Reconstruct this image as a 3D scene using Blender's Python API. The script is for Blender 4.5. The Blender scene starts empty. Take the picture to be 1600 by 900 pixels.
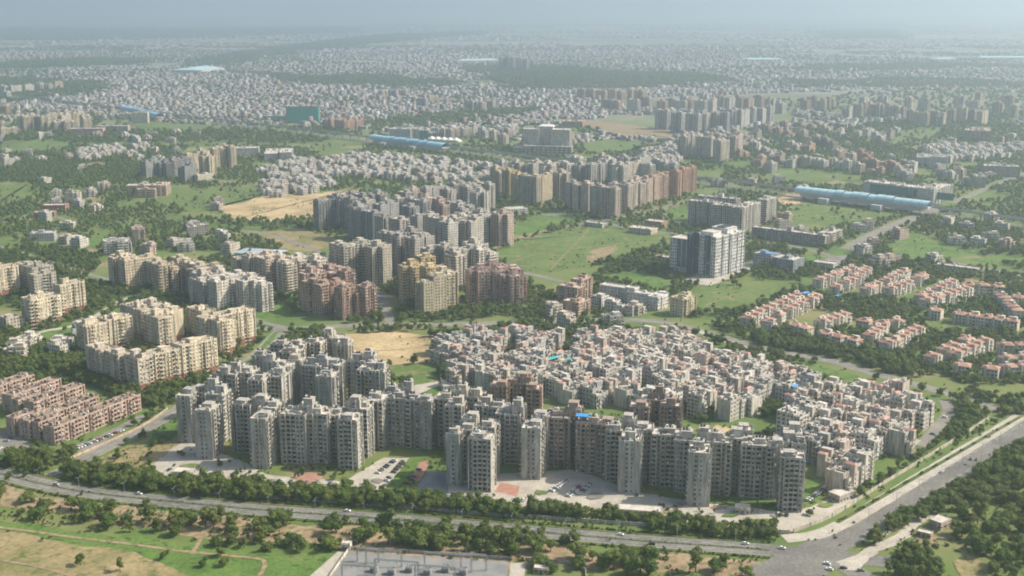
import bpy, math, random
import numpy as np
from mathutils import Vector, Matrix, noise as mnoise

R = random.Random(7)
sc = bpy.context.scene
rad = math.radians

# ------------------------------------------------------------------ camera, sky, sun, exposure
CAM_H, FPX, HOR = 302.0, 1900.0, 2.0           # height in m, focal length and horizon row for a 1600 x 900 frame
PITCH = math.atan((450.0 - HOR) / FPX)
cam = bpy.data.cameras.new("camera")
cam.sensor_width = 36.0
cam.lens = FPX / 1600.0 * 36.0
cam.clip_start = 1.0
cam.clip_end = 120000.0
camo = bpy.data.objects.new("camera", cam)
camo.location = (0, 0, CAM_H)
camo.rotation_euler = (math.pi / 2 - PITCH, 0, 0)
sc.collection.objects.link(camo)
sc.camera = camo

SUN_AZ, SUN_EL = 5.0, 42.0                    # azimuth measured from +X towards +Y
HAZE = 1.55e-4                                  # density of the air, per metre
world = bpy.data.worlds.new("World")
sc.world = world
world.use_nodes = True
wn = world.node_tree.nodes
sky = wn.new("ShaderNodeTexSky")
sky.sky_type = 'NISHITA'
sky.sun_disc = False
sky.sun_elevation = rad(SUN_EL)
sky.sun_rotation = rad(90 - SUN_AZ)
sky.altitude = 250
sky.air_density = 1.2
sky.dust_density = 4.0
wn["Background"].inputs[1].default_value = 0.125
world.node_tree.links.new(sky.outputs[0], wn["Background"].inputs[0])
sun = bpy.data.lights.new("sun", 'SUN')
sun.energy = 5.0
sun.angle = rad(0.6)
sun.color = (1.0, 0.91, 0.75)
suno = bpy.data.objects.new("sun", sun)
sd = Vector((math.cos(rad(SUN_AZ)) * math.cos(rad(SUN_EL)), math.sin(rad(SUN_AZ)) * math.cos(rad(SUN_EL)), math.sin(rad(SUN_EL))))
suno.rotation_euler = sd.to_track_quat('Z', 'Y').to_euler()
suno.location = (0, 0, 500)
sc.collection.objects.link(suno)
sc.view_settings.view_transform = 'Standard'
sc.view_settings.look = 'None'
sc.view_settings.exposure = 0.46
sc.view_settings.gamma = 1.0
sc.cycles.volume_bounces = 1
sc.cycles.max_bounces = 5
sc.cycles.use_denoising = True
sc.cycles.filter_width = 1.9

# ------------------------------------------------------------------ helpers
_cp, _sp = math.cos(PITCH), math.sin(PITCH)

def P(px, py, z=0.0):
    """point of the plane at height z that the frame shows at (px, py): used to survey the place from the photograph"""
    u, v = px - 800.0, py - 450.0
    dx, dy, dz = u, FPX * _cp - v * _sp, -FPX * _sp - v * _cp
    t = (CAM_H - z) / -dz
    return (dx * t, dy * t)

def PX(x, y, z=0.0):
    dz = z - CAM_H
    f = y * _cp - dz * _sp
    d = -y * _sp - dz * _cp
    return (800 + FPX * x / f, 450 + FPX * d / f)

C = sc.collection
COUNT = {}

def tag(o, label=None, cat=None, group=None, kind=None):
    if label: o["label"] = label
    if cat: o["category"] = cat
    if group: o["group"] = group
    if kind: o["kind"] = kind
    return o

def link(name, data, parent=None, mat=None):
    o = bpy.data.objects.new(name, data)
    C.objects.link(o)
    if parent is not None: o.parent = parent
    return o

def mesh(name, v, f, mats=(), mi=None, smooth=False):
    me = bpy.data.meshes.new(name)
    me.from_pydata(v, [], f)
    for m in mats: me.materials.append(m)
    if mi is not None: me.polygons.foreach_set("material_index", mi)
    if smooth: me.polygons.foreach_set("use_smooth", [True] * len(me.polygons))
    me.update()
    return me

def empty(name, x, y, rz=0.0, z=0.0):
    o = link(name, None)
    o.location = (x, y, z)
    o.rotation_euler = (0, 0, rz)
    o.empty_display_size = 1
    return o

def nth(n):
    return "%d%s" % (n, "th" if 10 <= n % 100 <= 20 else {1: "st", 2: "nd", 3: "rd"}.get(n % 10, "th"))

# ------------------------------------------------------------------ materials
def new_mat(name):
    m = bpy.data.materials.new(name)
    m.use_nodes = True
    return m, m.node_tree.nodes, m.node_tree.links, m.node_tree.nodes["Principled BSDF"]

def nz(n, l, scale, coord=None, detail=4, rough=0.6, vec=None):
    t = n.new("ShaderNodeTexNoise")
    t.inputs["Scale"].default_value = scale
    t.inputs["Detail"].default_value = detail
    t.inputs["Roughness"].default_value = rough
    if vec is not None:
        mp = n.new("ShaderNodeMapping")
        mp.inputs["Scale"].default_value = vec
        l.new(coord, mp.inputs[0]); l.new(mp.outputs[0], t.inputs["Vector"])
    elif coord is not None:
        l.new(coord, t.inputs["Vector"])
    return t.outputs["Fac"]

def ramp(n, l, fac, stops):
    r = n.new("ShaderNodeValToRGB")
    el = r.color_ramp.elements
    while len(el) < len(stops): el.new(0.5)
    for e, (p, c) in zip(el, stops):
        e.position = p; e.color = (*c, 1)
    l.new(fac, r.inputs[0])
    return r.outputs[0]

def mix(n, l, fac, a, b, mode='MIX'):
    m = n.new("ShaderNodeMix"); m.data_type = 'RGBA'; m.blend_type = mode
    for s, val in ((0, fac), (6, a), (7, b)):
        if isinstance(val, (int, float)): m.inputs[s].default_value = val
        elif isinstance(val, tuple): m.inputs[s].default_value = (*val, 1)
        else: l.new(val, m.inputs[s])
    return m.outputs[2]

def pos(n):
    return n.new("ShaderNodeNewGeometry").outputs["Position"]

def wall_material(name, dirt=0.46):
    m, n, l, b = new_mat(name)
    oi = n.new("ShaderNodeObjectInfo")
    p = pos(n)
    st = ramp(n, l, nz(n, l, 1.0, p, 5, 0.65, (0.7, 0.7, 0.07)), [(0.36, (dirt, dirt * 0.97, dirt * 0.93)), (0.62, (1, 1, 1))])
    bl = ramp(n, l, nz(n, l, 0.16, p, 3), [(0.3, (0.82, 0.82, 0.82)), (0.7, (1.08, 1.07, 1.05))])
    c = mix(n, l, 1.0, oi.outputs["Color"], st, 'MULTIPLY')
    c = mix(n, l, 1.0, c, bl, 'MULTIPLY')
    l.new(c, b.inputs["Base Color"])
    b.inputs["Roughness"].default_value = 0.92
    b.inputs["Specular IOR Level"].default_value = 0.2
    return m

def noise_mat(name, stops, scale, rough=0.95, scale2=None, amt=0.35, detail=5, spot=None):
    m, n, l, b = new_mat(name)
    p = pos(n)
    c = ramp(n, l, nz(n, l, scale, p, detail), stops)
    if spot:
        fac = ramp(n, l, nz(n, l, scale * 5, p, 8, 0.7), [(spot[1], (0, 0, 0)), (spot[1] + .1, (1, 1, 1))])
        c = mix(n, l, fac, c, spot[0])
    if scale2:
        g = ramp(n, l, nz(n, l, scale2, p, 4, 0.7), [(0.3, (1 - amt,) * 3), (0.7, (1 + amt * 0.5,) * 3)])
        c = mix(n, l, 1.0, c, g, 'MULTIPLY')
    l.new(c, b.inputs["Base Color"])
    b.inputs["Roughness"].default_value = rough
    b.inputs["Specular IOR Level"].default_value = 0.15
    return m

def plain(name, col, rough=0.7, metal=0.0, spec=0.3):
    m, n, l, b = new_mat(name)
    p = pos(n)
    g = ramp(n, l, nz(n, l, 0.9, p, 4), [(0.3, tuple(x * 0.8 for x in col)), (0.7, tuple(min(1, x * 1.1) for x in col))])
    l.new(g, b.inputs["Base Color"])
    b.inputs["Roughness"].default_value = rough
    b.inputs["Metallic"].default_value = metal
    b.inputs["Specular IOR Level"].default_value = spec
    return m

def objcol_mat(name, rough=0.4, spec=0.4):
    m, n, l, b = new_mat(name)
    oi = n.new("ShaderNodeObjectInfo")
    g = ramp(n, l, nz(n, l, 0.7, pos(n), 4), [(0.3, (0.82,) * 3), (0.7, (1.05,) * 3)])
    l.new(mix(n, l, 1.0, oi.outputs["Color"], g, 'MULTIPLY'), b.inputs["Base Color"])
    b.inputs["Roughness"].default_value = rough
    b.inputs["Specular IOR Level"].default_value = spec
    return m

def leaf_material(name, cols):
    m, n, l, b = new_mat(name)
    oi = n.new("ShaderNodeObjectInfo")
    c = ramp(n, l, oi.outputs["Random"], [(i / (len(cols) - 1), k) for i, k in enumerate(cols)])
    g = ramp(n, l, nz(n, l, 0.55, pos(n), 3), [(0.3, (0.62, 0.66, 0.62)), (0.7, (1.3, 1.25, 1.1))])
    l.new(mix(n, l, 1.0, c, g, 'MULTIPLY'), b.inputs["Base Color"])
    b.inputs["Roughness"].default_value = 0.8
    b.inputs["Specular IOR Level"].default_value = 0.15
    tr = n.new("ShaderNodeBsdfTranslucent"); ms = n.new("ShaderNodeMixShader"); ms.inputs[0].default_value = 0.42
    l.new(b.inputs["Base Color"].links[0].from_socket, tr.inputs[0])
    l.new(b.outputs[0], ms.inputs[1]); l.new(tr.outputs[0], ms.inputs[2]); l.new(ms.outputs[0], n["Material Output"].inputs[0])
    return m

M = {}
M['wall'] = wall_material('painted_wall')
M['concrete'] = noise_mat('roof_concrete', [(0.25, (0.36, 0.33, 0.285)), (0.5, (0.54, 0.50, 0.44)), (0.75, (0.66, 0.62, 0.55))], 0.16, 0.95, 1.6, 0.4)
_m = M['concrete']; _n, _l, _b = _m.node_tree.nodes, _m.node_tree.links, _m.node_tree.nodes["Principled BSDF"]
_l.new(mix(_n, _l, 1.0, _b.inputs["Base Color"].links[0].from_socket, _n.new("ShaderNodeObjectInfo").outputs["Color"], 'MULTIPLY'), _b.inputs["Base Color"])
M['pane'], _n, _l, _b = new_mat('window_glass')
_oi = _n.new("ShaderNodeNewGeometry")
_l.new(ramp(_n, _l, _oi.outputs["Random Per Island"], [(0.0, (0.018, 0.02, 0.022)), (0.6, (0.045, 0.045, 0.045)), (0.8, (0.11, 0.10, 0.085)), (1.0, (0.25, 0.23, 0.2))]), _b.inputs["Base Color"])
_b.inputs["Roughness"].default_value = 0.25
M['tank'], _n, _l, _b = new_mat('water_tank')
_g = _n.new("ShaderNodeNewGeometry")
_l.new(ramp(_n, _l, _g.outputs["Random Per Island"], [(0.0, (0.03, 0.03, 0.032)), (0.55, (0.045, 0.045, 0.05)), (0.6, (0.6, 0.58, 0.54)), (1.0, (0.7, 0.68, 0.65))]), _b.inputs["Base Color"])
_b.inputs["Roughness"].default_value = 0.5
M['fittings'], _n, _l, _b = new_mat('wall_fittings')
_g = _n.new("ShaderNodeNewGeometry")
_l.new(ramp(_n, _l, _g.outputs["Random Per Island"], [(0.0, (0.62, 0.60, 0.56)), (0.4, (0.5, 0.48, 0.45)), (0.55, (0.12, 0.12, 0.12)), (0.7, (0.30, 0.22, 0.18)), (0.85, (0.6, 0.58, 0.5)), (0.92, (0.08, 0.2, 0.38)), (1.0, (0.3, 0.08, 0.06))]), _b.inputs["Base Color"])
_b.inputs["Roughness"].default_value = 0.8
M['pinkroof'] = noise_mat('pink_roof', [(0.3, (0.40, 0.21, 0.175)), (0.7, (0.58, 0.34, 0.285))], 0.5, 0.9, 3.0, 0.3)
M['redroof'] = noise_mat('terracotta_roof', [(0.3, (0.27, 0.155, 0.115)), (0.5, (0.41, 0.235, 0.175)), (0.72, (0.50, 0.35, 0.28))], 0.13, 0.9, 1.4, 0.4)
M['asphalt'] = noise_mat('asphalt', [(0.25, (0.115, 0.112, 0.106)), (0.5, (0.175, 0.168, 0.156)), (0.75, (0.235, 0.222, 0.20))], 0.035, 0.9, 0.45, 0.4, 8)
M['oldasphalt'] = noise_mat('worn_asphalt', [(0.3, (0.16, 0.15, 0.135)), (0.7, (0.26, 0.245, 0.215))], 0.06, 0.95, 0.5, 0.3)
M['paving'] = noise_mat('pale_paving', [(0.3, (0.33, 0.30, 0.255)), (0.7, (0.50, 0.46, 0.395))], 0.08, 0.95, 0.9, 0.4)
M['redpaving'] = noise_mat('red_paving', [(0.3, (0.30, 0.15, 0.12)), (0.7, (0.42, 0.24, 0.19))], 0.2, 0.95, 0.9, 0.3)
M['paint'] = plain('road_paint', (0.62, 0.61, 0.57), 0.8)
M['soil'] = noise_mat('bare_soil', [(0.25, (0.22, 0.155, 0.10)), (0.5, (0.33, 0.235, 0.155)), (0.75, (0.42, 0.32, 0.22))], 0.05, 1.0, 0.5, 0.4, 6, ((0.125, 0.14, 0.055), 0.49))
M['sand'] = noise_mat('sandy_lot', [(0.3, (0.16, 0.15, 0.06)), (0.42, (0.36, 0.27, 0.15)), (0.6, (0.50, 0.385, 0.22)), (0.8, (0.42, 0.30, 0.17))], 0.022, 1.0, 0.25, 0.35, 6, ((0.26, 0.225, 0.11), 0.56))
M['grass'] = noise_mat('grass', [(0.25, (0.070, 0.112, 0.030)), (0.55, (0.112, 0.168, 0.046)), (0.72, (0.16, 0.19, 0.068)), (0.9, (0.25, 0.215, 0.115))], 0.018, 1.0, 0.3, 0.4, 6, ((0.27, 0.215, 0.12), 0.54))
M['lawn'] = noise_mat('lush_grass', [(0.3, (0.070, 0.122, 0.030)), (0.5, (0.105, 0.18, 0.042)), (0.68, (0.15, 0.195, 0.062)), (0.8, (0.23, 0.205, 0.105))], 0.03, 1.0, 0.4, 0.4, 6, ((0.045, 0.075, 0.022), 0.53))
M['dryfield'] = noise_mat('dry_field', [(0.3, (0.13, 0.15, 0.05)), (0.5, (0.26, 0.21, 0.11)), (0.75, (0.36, 0.28, 0.16))], 0.025, 1.0, 0.3, 0.35, 6, ((0.10, 0.125, 0.04), 0.52))
M['scrub'] = noise_mat('scrub_ground', [(0.25, (0.042, 0.070, 0.020)), (0.45, (0.075, 0.115, 0.032)), (0.6, (0.13, 0.135, 0.055)), (0.75, (0.25, 0.195, 0.12)), (0.9, (0.30, 0.235, 0.15))], 0.011, 1.0, 0.14, 0.35, 9)
M['gravel'] = noise_mat('grey_gravel', [(0.3, (0.17, 0.17, 0.17)), (0.7, (0.27, 0.27, 0.265))], 0.08, 1.0, 2.0, 0.3)
M['steel'] = plain('galvanised_steel', (0.33, 0.34, 0.35), 0.55, 0.3)
M['bark'] = plain('bark', (0.10, 0.075, 0.05), 0.95)
M['leaf'] = leaf_material('leaves', [(0.072, 0.120, 0.032), (0.098, 0.150, 0.040), (0.125, 0.175, 0.048), (0.105, 0.142, 0.048), (0.15, 0.192, 0.056)])
M['leaf2'] = leaf_material('pale_leaves', [(0.115, 0.155, 0.04), (0.145, 0.188, 0.05), (0.13, 0.155, 0.05), (0.165, 0.205, 0.064)])
M['bluesheet'] = plain('blue_sheet', (0.05, 0.28, 0.62), 0.5)
M['stationroof'] = plain('station_roof', (0.40, 0.585, 0.64), 0.6, 0.0, 0.25)
M['greysheet'] = plain('grey_sheet', (0.36, 0.42, 0.46), 0.6)
M['stationroof2'] = plain('station_roof_blue', (0.30, 0.53, 0.68), 0.6, 0.0, 0.25)
M['white'] = plain('white_paint', (0.72, 0.71, 0.68), 0.7)
M['darkclad'] = plain('dark_cladding', (0.05, 0.075, 0.105), 0.35)
M['tealglass'] = plain('teal_glass', (0.035, 0.15, 0.145), 0.2)
M['blueglass'] = plain('blue_glass', (0.06, 0.11, 0.14), 0.2)
M['greennet'] = plain('green_netting', (0.03, 0.27, 0.21), 0.7)
M['carpaint'] = objcol_mat('car_paint', 0.3, 0.5)
M['rubber'] = plain('rubber', (0.02, 0.02, 0.02), 0.9)
M['plinth'] = noise_mat('red_brown_base', [(0.3, (0.22, 0.10, 0.075)), (0.7, (0.34, 0.17, 0.13))], 0.3, 0.95, 1.5, 0.3)
M['objwall'] = objcol_mat('plain_painted', 0.85, 0.2)

# ------------------------------------------------------------------ geometry collector for buildings
class Geo:
    def __init__(s): s.p = {}
    def part(s, n): return s.p.setdefault(n, ([], []))
    def quad(s, n, a, b, c, d):
        v, f = s.part(n); i = len(v)
        v += [a, b, c, d]; f.append((i, i + 1, i + 2, i + 3))
    def box(s, n, x0, x1, y0, y1, z0, z1, bottom=False):
        v, f = s.part(n); i = len(v)
        v += [(x0, y0, z0), (x1, y0, z0), (x1, y1, z0), (x0, y1, z0), (x0, y0, z1), (x1, y0, z1), (x1, y1, z1), (x0, y1, z1)]
        f += [(i, i + 1, i + 5, i + 4), (i + 1, i + 2, i + 6, i + 5), (i + 2, i + 3, i + 7, i + 6), (i + 3, i, i + 4, i + 7), (i + 4, i + 5, i + 6, i + 7)]
        if bottom: f.append((i + 3, i + 2, i + 1, i))
    def obox(s, n, fr, s0, s1, o0, o1, z0, z1):
        """box in a facade frame fr: s along the wall, o outwards"""
        v, f = s.part(n); i = len(v)
        v += [fr(s0, o1, z0), fr(s1, o1, z0), fr(s1, o0, z0), fr(s0, o0, z0), fr(s0, o1, z1), fr(s1, o1, z1), fr(s1, o0, z1), fr(s0, o0, z1)]
        f += [(i, i + 1, i + 5, i + 4), (i + 1, i + 2, i + 6, i + 5), (i + 3, i, i + 4, i + 7), (i + 4, i + 5, i + 6, i + 7), (i + 3, i + 2, i + 1, i)]
    def cyl(s, n, x, y, z0, z1, r, k=7):
        v, f = s.part(n); i = len(v)
        for z in (z0, z1):
            for a in range(k):
                v.append((x + r * math.cos(a * 2 * math.pi / k), y + r * math.sin(a * 2 * math.pi / k), z))
        for a in range(k): f.append((i + a, i + (a + 1) % k, i + k + (a + 1) % k, i + k + a))
        f.append(tuple(i + k + a for a in range(k)))
    def hip(s, n, x0, x1, y0, y1, z0, rise, over=0.5):
        x0 -= over; x1 += over; y0 -= over; y1 += over
        v, f = s.part(n); i = len(v)
        if x1 - x0 >= y1 - y0:
            h = (y1 - y0) / 2; ym = (y0 + y1) / 2
            r = [(x0 + h * 0.75, ym, z0 + rise), (x1 - h * 0.75, ym, z0 + rise)]
            q = [(0, 1, 5, 4), (2, 3, 4, 5), (1, 2, 5), (3, 0, 4)]
        else:
            h = (x1 - x0) / 2; xm = (x0 + x1) / 2
            r = [(xm, y0 + h * 0.75, z0 + rise), (xm, y1 - h * 0.75, z0 + rise)]
            q = [(1, 2, 5, 4), (3, 0, 4, 5), (0, 1, 4), (2, 3, 5)]
        v += [(x0, y0, z0), (x1, y0, z0), (x1, y1, z0), (x0, y1, z0)] + r
        f += [tuple(i + k for k in t) for t in q] + [(i + 3, i + 2, i + 1, i)]

def facade(g, ox, oy, tx, ty, L, z0, nf, fh, bays, lod, W='wall', rng=None):
    nx, ny = ty, -tx
    def fr(s, o, z): return (ox + tx * s + nx * o, oy + ty * s + ny * o, z)
    n = len(bays); bw = L / n; zt = z0 + nf * fh
    if rng is not None and nf > 5:                      # projecting shafts and fins between the bays, added so their sides catch sun
        for i in range(n + 1):
            if rng.random() < .42:
                c = min(max(i * bw, .25), L - .25); dep = rng.choice((.5, .8, 1.25)); hw = rng.choice((.14, .2, .32))
                g.obox(W, fr, c - hw, c + hw, 0.0, dep, z0, zt + rng.choice((0, 0, 1.1, 1.6)))
    if lod:                                            # far away: flat wall, panes and balconies stand just proud of it
        g.quad(W, fr(0, 0, z0), fr(L, 0, z0), fr(L, 0, zt), fr(0, 0, zt))
    for i, t in enumerate(bays):
        s0, s1 = i * bw, (i + 1) * bw
        if t == 's':
            if not lod: g.quad(W, fr(s0, 0, z0), fr(s1, 0, z0), fr(s1, 0, zt), fr(s0, 0, zt))
            continue
        if t == 'd':                                    # a deep shaft the whole height of the facade
            a, b_, dep = s0 + bw * .22, s1 - bw * .22, (1.0 if lod else 2.2)
            if lod:
                g.quad('window_panes', fr(a, .03, z0 + 1), fr(b_, .03, z0 + 1), fr(b_, .03, zt - 1), fr(a, .03, zt - 1)); continue  # far off: no recess, a flat dark strip painted for the shaft's shade
            g.quad(W, fr(s0, 0, z0), fr(a, 0, z0), fr(a, 0, zt), fr(s0, 0, zt)); g.quad(W, fr(b_, 0, z0), fr(s1, 0, z0), fr(s1, 0, zt), fr(b_, 0, zt))
            g.quad(W, fr(a, 0, z0), fr(a, -dep, z0), fr(a, -dep, zt), fr(a, 0, zt)); g.quad(W, fr(b_, -dep, z0), fr(b_, 0, z0), fr(b_, 0, zt), fr(b_, -dep, zt))
            g.quad(W, fr(a, -dep, z0), fr(b_, -dep, z0), fr(b_, -dep, zt), fr(a, -dep, zt))
            for k in range(nf): g.quad('window_panes', fr(a + .3, .05 - dep, z0 + k * fh + 1.2), fr(b_ - .3, .05 - dep, z0 + k * fh + 1.2), fr(b_ - .3, .05 - dep, z0 + k * fh + 2.1), fr(a + .3, .05 - dep, z0 + k * fh + 2.1))
            continue
        for k in range(nf):
            za = z0 + k * fh; zb = za + fh
            if t == 'w': a, b_, c, d, dep = s0 + bw * 0.27, s1 - bw * 0.27, za + 0.9, za + 2.3, 0.25
            elif t == 'o': a, b_, c, d, dep = s0 + bw * 0.18, s1 - bw * 0.18, za + 1.0, za + 2.9, 0.25
            elif t == 'v': a, b_, c, d, dep = s0 + bw * 0.36, s1 - bw * 0.36, za + 1.1, za + 2.2, 0.2
            elif t == 'b': a, b_, c, d, dep = s0 + bw * 0.18, s1 - bw * 0.18, za + 0.15, za + 2.35, 0.3
            else: a, b_, c, d, dep = s0 + bw * 0.08, s1 - bw * 0.08, za + 0.05, za + fh - 0.45, 1.3
            if lod:
                if t == 'r': c = za + 1.0
                if t == 'b': c = za + 1.0
                g.quad('window_panes', fr(a, 0.04, c), fr(b_, 0.04, c), fr(b_, 0.04, d), fr(a, 0.04, d))
                if t in 'br': g.obox('balconies', fr, s0 + 0.15, s1 - 0.15, 0.0, 1.1, za - 0.1, za + 0.85)
                continue
            A, B, Cc, D = fr(a, 0, c), fr(b_, 0, c), fr(b_, 0, d), fr(a, 0, d)
            q = g.quad
            q(W, fr(s0, 0, za), fr(a, 0, za), fr(a, 0, zb), fr(s0, 0, zb))
            q(W, fr(b_, 0, za), fr(s1, 0, za), fr(s1, 0, zb), fr(b_, 0, zb))
            q(W, fr(a, 0, za), fr(b_, 0, za), B, A)
            q(W, D, Cc, fr(b_, 0, zb), fr(a, 0, zb))
            a2, b2, c2, d2 = fr(a, -dep, c), fr(b_, -dep, c), fr(b_, -dep, d), fr(a, -dep, d)
            q(W, A, B, b2, a2); q(W, B, Cc, c2, b2); q(W, Cc, D, d2, c2); q(W, D, A, a2, d2)
            q('window_panes', a2, b2, c2, d2)
            if rng is not None and rng.random() < .3:  # air conditioners, washing, awnings
                u = rng.uniform(s0, s1 - 1.2); g.obox('wall_fittings', fr, u, u + rng.uniform(.7, 1.3), 0.0, rng.uniform(.4, 1.0), za + rng.uniform(.3, 1.0), za + rng.uniform(1.2, 2.2))
            if t == 'w' : g.obox('sunshades', fr, a - 0.15, b_ + 0.15, 0.0, 0.5, d + 0.05, d + 0.15)
            elif t == 'b':
                y0, y1 = s0 + 0.2, s1 - 0.2
                g.obox('balconies', fr, y0, y1, 0.0, 1.2, za - 0.08, za + 0.08)
                g.obox('balconies', fr, y0, y1, 1.1, 1.2, za + 0.08, za + 0.95)
                g.obox('balconies', fr, y0, y0 + 0.1, 0.0, 1.1, za + 0.08, za + 0.95)
                g.obox('balconies', fr, y1 - 0.1, y1, 0.0, 1.1, za + 0.08, za + 0.95)
            elif t == 'r':
                g.obox('balconies', fr, a, b_, -0.06, 0.06, c, c + 0.9)

PAT = {
    'flat': "wbdrwbvr", 'flat2': "rwbdbw", 'end': "svws", 'endw': "swsw", 'rec': "rwrdbr", 'bal': "bwbd", 'win': "w", 'blank': "s", 'office': "o", 'mix': "wrbwv",
}

def bays(kind, L, rng, bw=3.1):
    n = max(2, round(L / bw)) if L > 4.2 else 1
    if kind == 'blank': return ['s']
    if kind == 'end':
        if n < 3: return ['v'] * n
        return ['s'] + [rng.choice("vw") for _ in range(n - 2)] + ['s']
    s = PAT[kind]; o = rng.randrange(len(s))
    return [s[(i + o) % len(s)] for i in range(n)]

def mass(g, cx, cy, w, d, h, pats, rng, fh=3.1, lod=0, z0=0.0, par=1.0, clutter=1.0, tower=0, plinth=0):
    """one flat-roofed volume: four facades, roof slab, parapet, and what stands on the roof"""
    w += rng.uniform(-.03, .03); d += rng.uniform(-.03, .03); cx += rng.uniform(-.02, .02); cy += rng.uniform(-.02, .02); h += rng.uniform(-.03, .03)
    x0, x1, y0, y1 = cx - w / 2, cx + w / 2, cy - d / 2, cy + d / 2
    nf = max(1, round((h - z0) / fh)); fh = (h - z0) / nf
    for k, (fx, fy, tx, ty, LL) in enumerate(((x0, y0, 1, 0, w), (x1, y0, 0, 1, d), (x1, y1, -1, 0, w), (x0, y1, 0, -1, d))):
        bb = bays(pats[k], LL, rng); lo_ = 1 if k == 2 else lod
        if plinth: facade(g, fx, fy, tx, ty, LL, z0, plinth, fh, bb, lo_, 'plinth')
        facade(g, fx, fy, tx, ty, LL, z0 + plinth * fh, nf - plinth, fh, bb, lo_, 'wall', rng if pats[k] != 'blank' and k != 2 else None)
    g.m = getattr(g, 'm', 0) + 1; PA = 'parapet#%d' % g.m
    g.quad('roof#%d' % g.m, (x0, y0, h), (x1, y0, h), (x1, y1, h), (x0, y1, h))
    if par:
        t = 0.22
        g.box(PA, x0, x1, y0, y0 + t, h, h + par); g.box(PA, x0, x1, y1 - t, y1, h, h + par)
        g.box(PA, x0, x0 + t, y0 + t, y1 - t, h, h + par); g.box(PA, x1 - t, x1, y0 + t, y1 - t, h, h + par)
    if tower:
        a, b = min(w * 0.62, 6.5), min(d * 0.6, 6.0)
        sx, sy = cx + rng.uniform(-.15, .15) * w, cy + rng.uniform(-.15, .15) * d
        SC = 'stair_cabin#%d' % g.m
        g.box(SC, sx - a / 2, sx + a / 2, sy - b / 2, sy + b / 2, h, h + tower)
        g.box(SC, sx - a / 2 - .3, sx + a / 2 + .3, sy - b / 2 - .3, sy + b / 2 + .3, h + tower, h + tower + .25, True)
        if tower > 3 and rng.random() < .8:
            for q in range(rng.choice((2, 3))):
                g.cyl('water_tanks', sx - a / 3 + q * 1.9, sy, h + tower + .25, h + tower + 1.8, .8)
    k = int(clutter * w * d / 38)
    for _ in range(k):
        rx, ry = rng.uniform(x0 + 1.2, x1 - 1.2), rng.uniform(y0 + 1.2, y1 - 1.2)
        u = rng.random()
        if u < .5: g.cyl('water_tanks', rx, ry, h, h + 1.5, .65)
        elif u < .8:
            a, b, c = rng.uniform(.6, 1.8), rng.uniform(.6, 1.8), rng.uniform(.8, 2.6)
            g.box('roof_sheds', max(x0 + .25, rx - a), min(x1 - .25, rx + a), max(y0 + .25, ry - b), min(y1 - .25, ry + b), h, h + c)
        else:                                           # a pergola frame of beams
            a = 1.6
            for dx in (-a, a): g.box('roof_sheds', max(x0 + .3, rx + dx - .15), min(x1 - .3, rx + dx + .15), ry - .15, ry + .15, h, h + 2.5)
            g.box('roof_sheds', max(x0 + .3, rx - a), min(x1 - .3, rx + a), ry - .2, ry + .2, h + 2.5, h + 2.8, True)

STUFFP = {'window_panes', 'balconies', 'sunshades', 'water_tanks', 'roof_sheds', 'wall_fittings'}
PM = {'wall': 'wall', 'parapet': 'wall', 'balconies': 'wall', 'sunshades': 'wall', 'stair_cabin': 'wall', 'roof': 'concrete', 'window_panes': 'pane', 'water_tanks': 'tank', 'wall_fittings': 'fittings',
      'stair_roof': 'pinkroof', 'tiled_roof': 'redroof', 'blue_awning': 'bluesheet', 'dark_cladding': 'darkclad', 'glass_front': 'tealglass', 'blue_glazing': 'blueglass',
      'netting': 'greennet', 'white_roof': 'white', 'red_panel': 'redroof', 'plinth': 'plinth'}

def meshes(g, extra=None):
    out = {}
    for k, (v, f) in g.p.items():
        n = k.split('#')[0]
        m = (extra or {}).get(n) or PM.get(n, 'wall')
        out[k] = mesh(n, v, f, (M[m],))
    return out

FOOT = []                                                # footprints (x, y, w, d, rot), kept free of trees

SUB = {'window_panes': 'wall', 'balconies': 'wall', 'sunshades': 'wall', 'wall_fittings': 'wall', 'parapet': 'roof', 'water_tanks': 'roof', 'roof_sheds': 'roof', 'stair_roof': 'stair_cabin', 'blue_awning': 'wall', 'door': 'wall'}

def put(ms, name, x, y, rot, col, label, cat, group=None, z=0.0, trim=None):
    o = empty(name, x, y, rot, z)
    tag(o, label, cat, group)
    host = {}
    for n, me in sorted(ms.items(), key=lambda t: t[0].split('#')[0] in SUB):
        key = n
        n, num = (n.split('#') + ['1'])[:2]
        up = SUB.get(n)
        up = (host.get('%s#%s' % (up, num)) or host.get(up + '#1') or host.get(up)) if up else None
        c = link(n, me, up or o)
        host[key] = c
        cc = (1, 1, 1) if n == 'roof' else col
        if trim and n in trim: cc = trim[n]
        c.color = (*cc, 1)
        if n in STUFFP: c["kind"] = "stuff"
    return o

def edge(x1, y1, x2, y2, h):
    a, b = P(x1, y1, h), P(x2, y2, h)
    return a, b

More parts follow.
